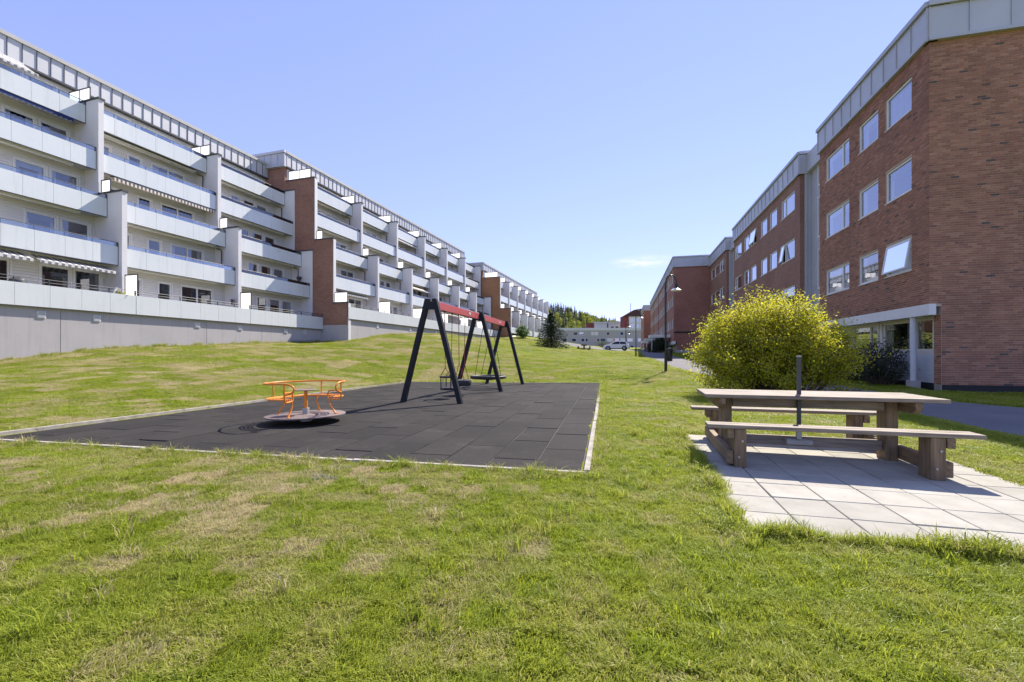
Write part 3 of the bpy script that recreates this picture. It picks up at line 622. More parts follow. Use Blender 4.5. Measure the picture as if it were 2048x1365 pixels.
# ------------------------------------------------------------------ terraced blocks on the left
def terraced(label, v0, z0, t0, bay, nb, v1, near_end, detail, floor1=True, group='terraced apartment blocks', base_v=0.1, zb=-1.0):
    root = thing('apartment_building', label, 'building', (PL[0], PL[1], 0), -AL, group)
    t1 = t0 + bay * nb; sgn = 1
    V = {1: v1 + v0, 2: -0.9 + v0, 3: -1.8 + v0, 4: -2.7 + v0, 5: -3.6 + v0, 6: -4.75 + v0}
    Z = {k: 3.5 + 2.77 * (k - 1) + z0 for k in range(1, 7)}
    fins = [t0 + bay * k for k in range(nb + 1)]
    FT = 0.26
    # base wall
    MB().box(v0 - 8, base_v + v0, t0, t1, zb, Z[1] + 0.05).build('base_wall', 'concrete', root)
    roof_v = -5.5 + v0; roof_z = 17.18 + z0
    MB().box(roof_v - 6, roof_v - 0.3, t0, t1, roof_z + 0.15, roof_z + 1.1).build('roof', 'roofing', root)
    fascia(root, roof_v, 1, t0, t1, roof_z, roof_z + 1.15, 0.605 if detail > 0 else 1.1, 'zinc')
    for k in range(1, 6):
        wv = V[k + 1] - 1.0; zf = Z[k] + 0.22; zc = Z[k + 1] + 0.06 if k < 5 else roof_z + 0.05
        holes = []; specs = []
        for bi in range(nb):
            a = fins[bi] + FT; L = bay - FT
            lay = bi % 3
            wins = {0: [(0.10, 0.24, 'd'), (0.33, 0.52, 'w'), (0.56, 0.75, 'w')] if k == 1 else [(0.02, 0.16, 'd'), (0.58, 0.755, 'w'), (0.785, 0.96, 'w')],
                    1: [(0.03, 0.22, 'w'), (0.36, 0.47, 'd'), (0.56, 0.87, 'w')], 2: [(0.05, 0.2, 'w'), (0.36, 0.49, 'd'), (0.53, 0.68, 'w'), (0.71, 0.86, 'w')]}[(bi + (1 if nb > 4 else 2)) % 3 if nb != 4 else (2, 0, 1, 2)[bi]]
            if nb == 4 and bi == 1 and k == 1: wins = [(0.30, 0.44, 'd'), (0.60, 0.77, 'w'), (0.795, 0.965, 'w')]
            for (p, q, typ) in wins:
                y0, y1 = a + p * L, a + q * L; zz0 = zf + (0.08 if typ == 'd' else 0.72); zz1 = zf + 2.12
                holes.append((y0, y1, zz0, zz1)); specs.append((y0, y1, zz0, zz1, typ))
        wall_holes('siding_wall', root, 'siding', wv, 1, t0, t1, zf - 0.15, zc, holes, 0.1)
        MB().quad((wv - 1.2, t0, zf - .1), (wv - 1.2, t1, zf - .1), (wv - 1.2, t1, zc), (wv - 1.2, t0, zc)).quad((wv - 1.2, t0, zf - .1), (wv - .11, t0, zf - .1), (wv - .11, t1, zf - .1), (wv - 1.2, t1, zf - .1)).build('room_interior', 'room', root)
        for (y0, y1, a, b2, typ) in specs:
            big = y1 - y0 > 1.9
            window(root, wv, 1, y0, y1, a, b2, (1, 1) if big else (1,), 0.07, 'white_paint', 'glass', 0.03, curtain=random.choice((0, .3, .4, .5)) if detail > 0 else 0, blind=random.choice((0, .25, .35, .5)) if detail > 0 and typ == 'w' else 0, sill=detail > 0, trim=0.07 if detail > 0 else 0, fine=detail > 0)
        # balconies, one per bay
        for bi in range(nb):
            a, b2 = fins[bi] + FT + 0.005, fins[bi + 1] - 0.02
            if k == 1: a, b2 = fins[bi] + 0.01, fins[bi + 1] - 0.01
            x = V[k]; zp = Z[k]; ph = 1.02
            bal = MB().box(wv + 0.01, x - 0.06, a, b2, zp + 0.06, zp + 0.24).build('balcony', 'soffit', root)
            npan = 6 if bay > 7 else (6 if bay > 6 else 4); st = (b2 - a) / npan
            if detail == 0: npan = 3; st = (b2 - a) / npan
            for q in range(npan): boxobj('panel', bal, 'panel', x - 0.035, x, a + q * st + 0.005, a + (q + 1) * st - 0.005, zp, zp + ph)
            MB().box(x - 0.05, x + 0.012, a, b2, zp - 0.035, zp - 0.002).build('bottom_trim', 'dark_trim', bal)
            if k == 1:
                rb = MB()
                for zr in ((0.13, 0.27) if detail else (0.25,)): rb.tube([(x - .08, a, zp + ph + zr), (x - .08, b2, zp + ph + zr)], 0.016, 6)
                for q in range(npan + 1): rb.box(x - .1, x - .06, a + q * st - .02, a + q * st + .02, zp + .1, zp + ph + .27)
                rb.build('railing', 'rail', bal)
            else:
                if detail:
                    MB().box(x - .03, x - .018, a, b2, zp + ph + .005, zp + ph + .21).build('glass_strip', 'glass_rail', bal)
                rb = MB().tube([(x - .024, a, zp + ph + .23), (x - .024, b2, zp + ph + .23)], 0.017, 6)
                if detail:
                    for q in range(npan + 1):
                        if 0 < q < npan or q == npan: rb.box(x - .075, x - .04, a + q * st - .018 - (.03 if q == npan else 0), a + q * st + .018 - (.03 if q == npan else 0), zp + .2, zp + ph + .22)
                    rb.box(x - .05, x + .01, b2, b2 + .015, zp, zp + ph + .23)
                rb.build('handrail', 'rail', bal)
            # awning boxes under the balcony above
            if k < 5 and detail and not (nb == 4 and (bi, k) in special): MB().box(V[k + 1] - .45, V[k + 1] - .25, a + .3, b2 - random.uniform(.5, 1.6), Z[k + 1] - .1, Z[k + 1] + .04).build('awning_box', 'white_paint', root)
    # fins between the bays, stepping out two floors at a time
    for i, t in enumerate(fins):
        if i == nb and detail > 0 and near_end != 'last': pass
        if i == 0 and near_end: continue
        ztop5, ztop3 = Z[5] + 1.24, Z[3] + 1.33
        fn = MB().prism([(roof_v - 0.6, Z[1] + 0.1), (-0.62 + v0, Z[1] + 0.1), (-0.62 + v0, ztop3), (-2.54 + v0, ztop3), (-2.54 + v0, ztop5), (roof_v - 0.6, ztop5)], 1, t, t + FT)
        fn.v = [(p[0], p[1], p[2]) for p in fn.v]
        fo = fn.build('fin_wall', 'plaster', root)
        MB().box(-4.5 + v0, -2.48 + v0, t - .04, t + FT + .04, ztop5 - .01, ztop5 + .09).build('cap', 'dark_trim', fo)
        MB().box(-2.53 + v0, -0.56 + v0, t - .04, t + FT + .04, ztop3 - .01, ztop3 + .09).build('cap', 'dark_trim', fo)
        if i < nb or detail == 0:
            for (xa, xb, za, zb_) in ((-5.3, -3.45, Z[5] + .3, Z[5] + 2.15), (-2.5, -1.75, ztop3 + .1, Z[3] + 2.2), (-0.58, 0.75 if v1 > .8 else .42, Z[1] + .25, Z[1] + 2.25)):
                if za > 0 and zb_ - za > .2: screen(root, xa + v0, xb + v0, t + .13, za, zb_)
    return root, V, Z, fins
def screen(root, xa, xb, t, za, zb_):
    fr_ = MB(); e = .045
    for r in ((xa, xb, za, za + e), (xa, xb, zb_ - e, zb_), (xa, xa + e, za + e, zb_ - e), (xb - e, xb, za + e, zb_ - e)): fr_.box(r[0], r[1], t - .025, t + .025, r[2], r[3])
    if xb - xa > 1.5: fr_.box((xa + xb) / 2 - .02, (xa + xb) / 2 + .02, t - .025, t + .025, za + e, zb_ - e)
    so_ = fr_.build('privacy_screen', 'dark_trim', root)
    MB().quad((xa + e, t, za + e), (xb - e, t, za + e), (xb - e, t, zb_ - e), (xa + e, t, zb_ - e)).build('screen_pane', 'screen', so_)
special = {(1, 4), (1, 1), (2, 3), (1, 5), (2, 4)}
def stepped_end(root, v0, z0, t, m, v1, zb, white=True, th=0.34):
    """the brick gable that steps out with the terraces"""
    Z = {k: 3.5 + 2.77 * (k - 1) + z0 for k in range(1, 7)}; rv = -5.5 + v0; rz = 17.18 + z0
    t5, t3, t1_ = Z[5] + 1.24, Z[3] + 1.33, Z[1] + 1.32
    poly = [(rv - 6, zb + 1), (v1 + v0, zb + 1), (v1 + v0, t1_), (-0.6 + v0, t1_), (-0.6 + v0, t3), (-2.54 + v0, t3), (-2.54 + v0, t5), (-5.7 + v0, t5), (-5.7 + v0, rz), (rv - 6, rz)]
    zc = Z[1] - 0.52; poly[0] = (rv - 6, zc); poly[1] = (v1 + v0, zc)
    e = MB().prism(poly, 1, t - .02, t + th - .1).build('gable_wall', m, root)
    MB().box(rv - 6, v1 + v0 - .003, t - .012, t + th - .11, zb, zc).build('gable_base', 'concrete', e)
    for (xa, xb, zt) in ((-5.6, -2.46, t5), (-2.5, -.52, t3), (-.58, v1 + .06, t1_)): MB().box(xa + v0, xb + v0, t - .07, t + th - .05, zt + .002, zt + .1).build('cap', 'dark_trim', e)
    for (xx, za, zb_) in ((-2.54, t3 + .1, t5), (-.6, t1_ + .1, t3), (v1, zb, t1_)): MB().box(xx + v0, xx + v0 + .07, t + .04, t + th, za, zb_).build('edge_board', 'white_paint', e)
    for (xa, xb, za, zb_) in ((-5.4, -3.0, t5 + .1, Z[5] + 2.2), (-2.4, -1.75, t3 + .1, Z[3] + 2.2), (-.5, v1 - .1, t1_ + .1, Z[1] + 2.3)): screen(root, xa + v0, xb + v0, t + .15, za, zb_)
    fascia(root, t - .25, -1, rv - 6, rv + .02, rz, rz + 1.15, 0.8, 'zinc_blue', 'zinc_blue', 0.2, along='x')

b1, V1, Z1, fin1 = terraced('long white terraced block nearest on the left, with grey base wall', 0, 0, 5.07 - 2 * 7.25, 7.25, 4, 0.5, False, 2, base_v=0.36)
b2_, V2, Z2, fin2 = terraced('white terraced block in the middle of the left row, red brick gable', 2.05, 0.87, 19.6, 6.62, 6, 1.0, True, 1, base_v=0.86, zb=0)
stepped_end(b2_, 2.05, 0.87, 19.6, 'brick', 0.9, 0)
b3_, V3, Z3, fin3 = terraced('farthest terraced block on the left, with orange brick gable', 5.45, -1.1, 59.9, 5.5, 7, 0.5, True, 0, base_v=0.3, zb=1)
stepped_end(b3_, 5.45, -1.1, 59.9, 'brick_orange', 0.45, 1)
# awnings, vents and fittings of the near block
wv4 = V1[5]; a0 = fin1[1] + .3
awning(b1, a0 + .2, fin1[2] - .55, V1[5] - .25, Z1[5] + .02, 0.2, 0.05, 'flagblue', 0.2)
awning(b1, a0 - .2, fin1[2] - 1.9, V1[6] - .55, 17.1, 1.35, 0.85, 'awn_grey', 0.1, False)
awning(b1, a0 - .2, fin1[1] + 3.6, V1[2] - .75, Z1[2] + .0, 0.95, 0.42, 'awn_grey', 0.12, False)
awning(b1, fin1[1] + 3.85, fin1[2] - .25, V1[2] - .75, Z1[2] + .0, 0.95, 0.42, 'awn_grey', 0.12, False)
awning(b1, fin1[2] + .9, fin1[3] - .15, V1[4] - .55, Z1[4] + .02, 0.5, 0.12, 'awn_cream', 0.2)
awning(b1, fin1[2] + .4, fin1[3] - .6, V1[5] - .6, Z1[5] + .02, 0.3, 0.1, 'awn_white', 0)
for t in (-6, -3, 1.2, 3.35, 8.6, 11.6, 15.6, 17.6):
    vt = boxobj('vent', b1, 'white_paint', .36, .395, t - .15, t + .15, 2.98, 3.3); 
    for q in range(5): boxobj('slat', vt, 'zinc_blue', .02, .03, -.12, .12, -.12 + q * .055, -.085 + q * .055)
for t in (24, 30, 36, 42, 48, 54): boxobj('vent', b2_, 'white_paint', 2.91, 2.945, t - .15, t + .15, 3.85, 4.15)
for t in (-5, 1.9, 9.2, 13.4): boxobj('base_joint', b1, 'dark_trim', .36, .364, t - .006, t + .006, 0, 3.4)
awning(b2_, fin2[0] + .8, fin2[1] - .9, V2[2] - .6, Z2[2] + .0, 0.5, 0.3, 'awn_grey', 0.12)
awning(b2_, fin2[2] + .6, fin2[3] - .6, V2[3] - .8, Z2[3] + .0, 1.4, 0.75, 'awn_cream', 0.1, False)
awning(b2_, fin2[2] + .6, fin2[3] - .3, V2[5] - .6, Z2[5] + .0, 0.8, 0.3, 'awn_white', 0.1, False)
awning(b2_, fin2[3] + .5, fin2[4] - .5, V2[2] - .6, Z2[2] + .0, 1.3, 0.45, 'awn_cream', 0.1, False)
awning(b2_, fin2[4] + .5, fin2[5] - .5, V2[2] - .6, Z2[2] + .0, 1.3, 0.45, 'awn_white', 0.1, False)
for bb, VV, ZZ, ff, ks in ((b1, V1, Z1, fin1, (3, 4)), (b2_, V2, Z2, fin2, (1, 2, 3, 4, 5, 6))):          # rain pipes at the fins
    for i in ks:
        if i >= len(ff): continue
        for k in (2, 4):
            x = VV[k + 1] - .25; MB().tube([(x - .5, ff[i] - .12, ZZ[k + 1] - .05), (x, ff[i] - .12, ZZ[k + 1] - .25), (x, ff[i] - .12, ZZ[k + 1] - 1.6)], .04, 6).build('rain_pipe', 'dark_trim', bb)

# ------------------------------------------------------------------ brick blocks on the right (facade plane x = 0, outward -x)
ZW = [4.3, 7.14, 9.98]; WH = 1.19
def brick_block(label, y0, y1, x0, depth, wins, m, zt=11.77, zb=-0.6, ground=None, detail=1, fz=1.1, group='brick apartment blocks', wall_front=True, gable=True, rows=ZW, beam=True):
    root = thing('apartment_building', label, 'building', (PR[0], PR[1], 0), -AR, group)
    holes = [(a, b2, z, z + WH) for z in rows for (a, b2, *_r) in wins]
    if wall_front: wall_holes('brick_wall', root, m, x0, -1, y0, y1, 2.9, zt, holes, 0.12)
    if gable: MB().box(x0 + .003, x0 + depth, y0, y0 + .35, 2.9, zt).box(x0 + .34, x0 + depth, y0, y0 + .35, zb, 2.9).build('gable_wall', m, root)
    MB().box(x0 + .3, x0 + depth, y1 - .35, y1, zb, zt).build('far_gable_wall', m, root)
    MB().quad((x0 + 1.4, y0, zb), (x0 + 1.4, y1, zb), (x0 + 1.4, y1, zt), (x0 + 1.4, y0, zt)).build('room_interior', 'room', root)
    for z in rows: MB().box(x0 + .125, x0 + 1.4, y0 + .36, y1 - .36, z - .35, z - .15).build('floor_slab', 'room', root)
    for zi, z in enumerate(rows):
        for wi, (a, b2, lights, *tl) in enumerate(wins):
            t_ = tl[0].get(zi) if tl else None
            window(root, x0, -1, a, b2, z, z + WH, lights, 0.07, 'white_paint', 'glass_r', 0.04, curtain=random.choice((0, .3, .45, .6, 1.0)) if detail else 0, blind=random.choice((0, 0, .25, .3)) if detail else 0, tilt=t_, fine=detail > 0)
    # recessed ground floor with siding, its windows, and the beam above it
    gh = [(a, b2, 1.42, 2.58) for (a, b2, *_r) in (ground or [])]
    wall_holes('siding_wall', root, 'grey_paint', x0 + .55, -1, y0 + .35, y1, zb, 2.9, gh, 0.1)
    for (a, b2, lights) in (ground or []): window(root, x0 + .55, -1, a, b2, 1.42, 2.58, lights, 0.08, 'cream_paint', 'glass_r', 0.03, curtain=0.5, trim=0.1, fine=detail > 0)
    if beam:
        MB().box(x0 - .015, x0 + .19, y0 - .02, y1, 2.62, 2.99).build('beam', 'white_paint', root)
        MB().quad((x0 + .19, y0 + .35, 2.75), (x0 + .55, y0 + .35, 2.75), (x0 + .55, y1, 2.75), (x0 + .19, y1, 2.75)).build('soffit', 'white_paint', root)
    fascia(root, x0 - .09, -1, y0 - .08, y1, zt, zt + fz, 0.86, 'zinc_blue', 'zinc_blue', 0.14)
    fascia(root, y0 - .1, -1, x0 - .05, x0 + depth, zt, zt + fz, 1.12, 'zinc_blue', 'zinc_blue', 0.14, along='x')
    MB().box(x0, x0 + depth, y0, y1, zt + .3, zt + fz).build('roof', 'roofing', root)
    return root
W1 = [(0.9, 2.52, (1,), {0: 0}), (3.01, 4.52, (1,)), (5.35, 7.73, (0.3, 0.7))]
r1 = brick_block('nearest brick block on the right, its corner and shaded end wall beside the picnic table', 0, 8.44, 0, 12, W1, 'mortar', ground=[(0.75, 1.78, (1,)), (2.02, 3.85, (1,)), (4.2, 6.4, (.3, .7))], wall_front=True)
# every brick of the near corner is laid: 300 single bricks nearest the camera, the rest joined
BL, BH, BR = 0.238, 0.075, 0.0125
holes1 = [(a, b2, z, z + WH) for z in ZW for (a, b2, *_r) in W1]
bricks = []
def lay(face, u0, u1, z0, z1, holes):
    nrow = int(round((z1 - z0) / BH))
    for r in range(nrow):
        za = z0 + r * BH; u = u0 - (BL / 2 if r % 2 else 0)
        while u < u1 - 0.01:
            a, b2 = max(u, u0), min(u + BL - BR, u1); u += BL
            if b2 - a < 0.03: continue
            segs = [(a, b2)]
            for h in holes:
                if za + BH - BR > h[2] + .002 and za < h[3] - .002:
                    ns = []
                    for (p, q) in segs:
                        if q <= h[0] or p >= h[1]: ns.append((p, q)); continue
                        if p < h[0] - .02: ns.append((p, h[0]))
                        if q > h[1] + .02: ns.append((h[1], q))
                    segs = ns
            for (p, q) in segs: bricks.append((face, p, q, za, za + BH - BR))
lay('f', -0.0, 8.44, 2.995, 11.74, holes1)
lay('e', -0.0, 5.2, 2.995, 11.74, [])
lay('e', 0.35, 5.2, 0.295, 2.995, [])
lay('p', 0.004, 0.346, 0.295, 2.60, [])          # the front of the pier under the beam
def brick_box(f_, a, b2, c, d):
    e = 0.009
    if f_ == 'f': return (-e, .02, a, b2, c, d)
    if f_ == 'e': return (a, b2, -e, .02, c, d)
    return (.34 - e, .36, a, b2, c, d)
def bdist(k):
    f_, a, b2, c, d = k; m_ = (a + b2) / 2
    X, Y = wr(0, m_) if f_ == 'f' else (wr(m_, 0) if f_ == 'e' else wr(.35, m_)); z = (c + d) / 2
    px = 1024 + F * X / Y; full = b2 - a > BL * .9
    ok = full and px < 2046 and f_ == 'e' and z > 1.0
    return (0 if ok else 1, X * X + Y * Y + (z - 1.27) ** 2)
order = sorted(bricks, key=bdist)
bw = boxobj('brick_cladding_base', r1, 'mortar', .36, 5.2, .002, .02, .3, 2.9) if False else None
cb = {}
for k in order[:300]:
    x0, x1, y0, y1, z0, z1 = brick_box(*k); d_ = 0.0015
    boxobj('brick', r1, 'brick_o', x0, x1, y0 + random.choice((-d_, 0, d_)) * 2, y1, z0, z1) if False else put('brick', cb.setdefault((round(x1 - x0, 3), round(z1 - z0, 3)), None) or cb.__setitem__((round(x1 - x0, 3), round(z1 - z0, 3)), MB().box(-(x1 - x0) / 2, (x1 - x0) / 2, -(y1 - y0) / 2, (y1 - y0) / 2, -(z1 - z0) / 2, (z1 - z0) / 2).mesh('brick')) or cb[(round(x1 - x0, 3), round(z1 - z0, 3))], 'brick_o', r1, ((x0 + x1) / 2, (y0 + y1) / 2 + random.uniform(-d_, d_), (z0 + z1) / 2))
bj = MB(); rv_ = []
for k in order[300:]:
    x0, x1, y0, y1, z0, z1 = brick_box(*k); o_ = random.uniform(-.002, .002)
    if k[0] == 'e': y0 += o_
    else: x0 += o_
    bj.box(x0, x1, y0, y1, z0, z1); rv_ += [random.random()] * 6
bjo = bj.build('brickwork', 'brick_a', r1); bjo['kind'] = 'stuff'
at_ = bjo.data.attributes.new('rnd', 'FLOAT', 'FACE'); at_.data.foreach_set('value', rv_)
MB().box(.36, 12, -.03, .3, -.4, .29).build('plinth', 'black_plinth', r1)
MB().box(.33, .74, -.035, .36, -.4, .285).build('pier_base', 'concrete', r1) if False else MB().box(.335, .358, .002, .34, -.3, .29).build('pier_base', 'galv', r1)
MB().lathe([(.092, .38), (.092, 2.62)], 20, (.12, 1.05, 0)).build('column', 'grey_paint', r1, True)
MB().box(-.03, .27, .9, 1.2, -.3, .38).build('column_base', 'concrete', r1, bevel=.01)
MB().box(.51, .545, .4, 8.4, -.3, .3).build('siding_base', 'black_plinth', r1)
for q in range(7):
    boxobj('siding_board', r1, 'grey_paint', .515, .543, .4, 8.4, .31 + q * .145, .31 + q * .145 + .138)
# metal-clad stair core between the first two blocks
core = lambda a, b2: None
def stair_core(y0, y1, zt):
    r_ = thing('stair_tower', 'grey metal clad stair core between the brick blocks', 'stair tower', (PR[0], PR[1], 0), -AR)
    MB().box(.55, 6, y0, y1, -.5, zt + .9).build('core_wall', 'zinc_blue', r_)
    for k in range(9): boxobj('cladding_strip', r_, 'zinc_blue', .22 + k * .17, .375 + k * .17, y1 - .05, y1 - .004, 2.9, zt)
    for k in range(4): window(r_, .55, -1, y0 + .5, y0 + 1.6, 2.1 + k * 2.84, 4.3 + k * 2.84, (1,), .06, 'white_paint', 'glass_r', -.05, fine=False)
    MB().box(.3, 6, y0 + .002, y1 - .002, zt, zt + 1.05).build('roof', 'zinc_blue', r_)
    return r_
sc1 = stair_core(8.45, 11.1, 11.77); sc1['label'] = 'grey metal clad stair core beside the nearest brick block'
W2 = [(11.93, 14.3, (.7, .3), {1: 1}), (15.07, 16.68, (1,)), (17.15, 18.75, (1,)), (19.79, 21.48, (1,), {2: 0}), (21.86, 23.4, (1,)), (24.19, 26.6, (1, .4))]
r2 = brick_block('long brick block on the right, behind the yellow-green bush', 11.12, 26.9, 0, 12, W2, 'brick', ground=[(12, 14.2, (1,)), (15.2, 18.6, (1, 1)), (20, 23, (1, 1))])
sc2 = stair_core(26.91, 29.95, 11.6); sc2['label'] = 'grey metal clad stair core farther along, behind the long brick block'
W3 = [(31.04, 33.22, (1, 1), {0: 0}), (33.63, 35.79, (1,)), (36.07, 37.86, (1,), {0: 0})]
r3 = brick_block('short brick block on the right, touching the protruding red block', 29.97, 38.8, 0, 12, W3, 'brick', ground=[(32, 35, (1, 1))])
W4 = []
for k in range(4):
    o_ = 40.0 + k * 12.2
    W4 += [(o_, o_ + 1.5, (1,)), (o_ + 2.0, o_ + 3.4, (1,)), (o_ + 4.6, o_ + 6.4, (1, 1)), (o_ + 6.9, o_ + 8.6, (1,)), (o_ + 9.2, o_ + 10.8, (1,))]
r4 = brick_block('red brick block standing forward of the right row, with entrance canopies', 38.9, 87.5, -4, 16, W4, 'brick_red', zt=12.0, zb=0.5, detail=0, rows=[4.6, 7.44, 10.25], ground=[(44, 47, (1, 1)), (57, 60, (1, 1)), (69, 72, (1, 1))])
for k in range(3):
    MB().box(-6.6, -4.02, 43 + k * 13, 46 + k * 13, 4.0 - .42, 4.0 - .02).build('entrance_canopy', 'white_paint', r4); MB().tube([(-6.3, 43.3 + k * 13, .8), (-6.3, 43.3 + k * 13, 3.6)], .07, 8).build('canopy_post', 'white_paint', r4)
for k in range(3): MB().box(-4.06, -3.9, 51 + k * 12.2, 51.25 + k * 12.2, 2.9, 12).build('downpipe', 'dark_trim', r4)
MB().box(-4.01, 8, 38.87, 38.9, 3.95, 4.15).build('dark_course', 'black_plinth', r4)
MB().box(-3.7, 8, 38.84, 38.9, .5, 1.9).build('plinth', 'concrete', r4)
W5 = [(92.5 + k * 4, 94.5 + k * 4, (1, 1)) for k in range(4)]
r5 = brick_block('distant brick block at the end of the right row', 91, 110, -5.3, 14, W5, 'brick_red', zt=11.9, zb=1, detail=0, rows=[4.6, 7.44, 10.1], ground=[])

# ------------------------------------------------------------------ far buildings
def far_window(r_, a, b_, c, d, y=0., pane='car_glass'):
    wo_ = MB().box(a, b_, y - .06, y - .003, c, c + .09).box(a, b_, y - .06, y - .003, d - .09, d).box(a, a + .09, y - .06, y - .003, c + .09, d - .09).box(b_ - .09, b_, y - .06, y - .003, c + .09, d - .09).build('window', 'white_paint', r_)
    MB().box(a + .09, b_ - .09, y - .03, y - .004, c + .09, d - .09).build('pane', pane, wo_)
r_ = thing('office_building', 'long low grey building with rows of windows closing the view', 'building', (17, 180, 0), R(-3))
MB().box(-8, 50, 0, 14, 0, 11.3).build('wall', 'far_grey', r_); MB().box(-8.2, 50.2, -.25, 14.2, 11.31, 12.4).build('roof', 'far_white', r_)
for z in (4.0, 6.8, 9.4):
    x = 2.0
    while x < 44:
        w_ = random.choice((1.0, 1.4, 1.8, 2.2))
        if random.random() < .85: far_window(r_, x, x + w_, z, z + 1.35, 0, random.choice(('car_glass', 'car_glass', 'curtain', 'glass_r', 'flagblue')))
        x += w_ + random.choice((.3, .6, 1.2, 2.0))
r_ = thing('hall_building', 'pale flat roofed block rising behind the low grey building', 'building', (43, 230, 0), R(-3))
MB().box(0, 24, 0, 14, 0, 18.0).build('wall', 'far_white', r_); MB().box(-.2, 24.2, -.4, 14.2, 18.01, 18.7).build('roof', 'zinc_blue', r_); MB().box(-3.5, -.05, .5, 9, 0, 18.1).build('side_wall', 'far_red', r_)
MB().box(6.6, 7.2, -.1, -.004, 10, 18).build('downpipe', 'dark_trim', r_)
for k in range(6): far_window(r_, 8.5 + k * 2.4, 10.2 + k * 2.4, 15.4, 16.4)
r_ = thing('tower_house', 'tall pale house with dark red hipped roof behind the grey building', 'building', (54.5, 215, 0), R(-4))
MB().box(0, 2.6, .6, 9, 0, 20.2).build('side_wall', 'far_red', r_); MB().box(2.61, 13, 0, 9, 0, 20.2).build('wall', 'far_white', r_)
MB().prism([(-.5, 20.21), (13.5, 20.21), (10.6, 23.2), (9.5, 23.0), (8.8, 24.0), (5, 23.4)], 1, -.7, 9.3).build('roof', 'far_roof', r_)
for k in range(4):
    for j in range(6): far_window(r_, 3.3 + k * 2.4, 4.9 + k * 2.4, 3.2 + j * 2.85, 5.1 + j * 2.85, 0, random.choice(('glass_r', 'glass_r', 'flagblue')))
MB().tube([(4, 3, 22), (4, 3, 27)], .12, 6).build('antenna', 'rail', r_)

# ------------------------------------------------------------------ swing frame and swings
def lerp(a, b, t): return tuple(a[i] + (b[i] - a[i]) * t for i in range(3))
sA, sB, sC = Vector((-2.16, 11.78, 0)), Vector((-1.18, 15.55, 0)), Vector((-0.33, 19.42, 0))
ax = (sC - sA).normalized(); sn = Vector((ax.y, -ax.x, 0)); ZB = 2.62
sw = thing('swing_frame', 'black A-frame swing stand with red top beam', 'swing frame', sA, 0)
for j, p in enumerate((sA, sB, sC)):
    o = p - sA
    for s in (-1, 1):
        foot = o + sn * s * 0.82; top = o + sn * s * 0.10 + Vector((0, 0, ZB + .16)); d = (top - foot).normalized()
        lg = MB(); wv_ = 0.067; u = ax * wv_; v = sn * wv_
        f2 = foot - d * .03; q = [f2 + u + v, f2 - u + v, f2 - u - v, f2 + u - v, top + u + v, top - u + v, top - u - v, top + u - v]
        lg.v = [tuple(k) for k in q]; lg.f = [(0, 3, 2, 1), (4, 5, 6, 7), (0, 1, 5, 4), (1, 2, 6, 5), (2, 3, 7, 6), (3, 0, 4, 7)]
        lg.build('leg', 'black_wood', sw, bevel=.008)
    ct = o + Vector((0, 0, ZB - .02)); MB().box(-.13, .13, -.075, .075, -.10, .10).build('bracket', 'black_wood', sw, loc=ct, rotz=math.atan2(ax.y, ax.x) - math.pi / 2, bevel=.006)
rot_b = math.atan2(ax.y, ax.x) - math.pi / 2
for (p, q, off) in ((sA, sB, 0), (sB, sC, 0)):
    L = (q - p).length; bm_ = MB().box(-.05, .05, .07, L - .07, -.105, .105).build('beam', 'red', sw, loc=p - sA + Vector((0, 0, ZB + .02)), rotz=math.atan2((q - p).y, (q - p).x) - math.pi / 2, bevel=.006)
    MB().box(-.056, .056, L * .72, L * .72 + .12, -.03, .05).build('maker_plate', 'white_paint', bm_)
def chain(mb, p, q, r=.011, n=None):
    d = Vector(q) - Vector(p); n = n or max(2, int(d.length / .035)); pts = [Vector(p) + d * (k / n) for k in range(n + 1)]
    mb.tube(pts, [r * (1.15 if k % 2 else .75) for k in range(n + 1)], 6)
def hanger(parent, p): MB().box(-.02, .02, -.03, .03, -.02, .09).build('hanger', 'rope', parent, loc=p, bevel=.004)
def at_beam(f_): return sA + (sC - sA) * f_ if False else (lambda s: sA + (sB - sA) * s if s <= 1 else sB + (sC - sB) * (s - 1))(f_)
# toddler cage seat
c1 = at_beam(.30); ts = thing('toddler_swing', 'black toddler cage seat on red chains, nearest swing', 'swing', (c1.x, c1.y, 0))
zs = .30; topz = zs + .34
for s in (-1, 1):
    hp = Vector((0, 0, ZB - .09)) + ax * s * .30; ch = MB(); mid = ax * s * .24 + Vector((0, 0, topz + .27)); chain(ch, hp, mid)
    for k in (-1, 1): chain(ch, mid, ax * s * .22 + sn * k * .17 + Vector((0, 0, topz)))
    ch.build('chain', 'red_chain', ts); hanger(ts, hp)
ring = lambda z, r_, n=20: [(ax * math.cos(a) * r_ + sn * math.sin(a) * r_ * .85 + Vector((0, 0, z))) for a in [2 * math.pi * i / n for i in range(n)]]
MB().tube(ring(topz, .27), .028, 8, closed=True).build('top_ring', 'rubber', ts, True)
for a in range(6):
    an = a * math.pi / 3 + .3; d_ = ax * math.cos(an) * .26 + sn * math.sin(an) * .22
    MB().tube([d_ + Vector((0, 0, topz)), d_ * .97 + Vector((0, 0, zs))], .017, 6).build('bar', 'galv' if a % 3 == 0 else 'rubber', ts)
MB().lathe([(.22, zs - .04), (.25, zs), (.24, zs + .03), (.02, zs + .02)], 20).build('seat', 'rubber', ts, True)
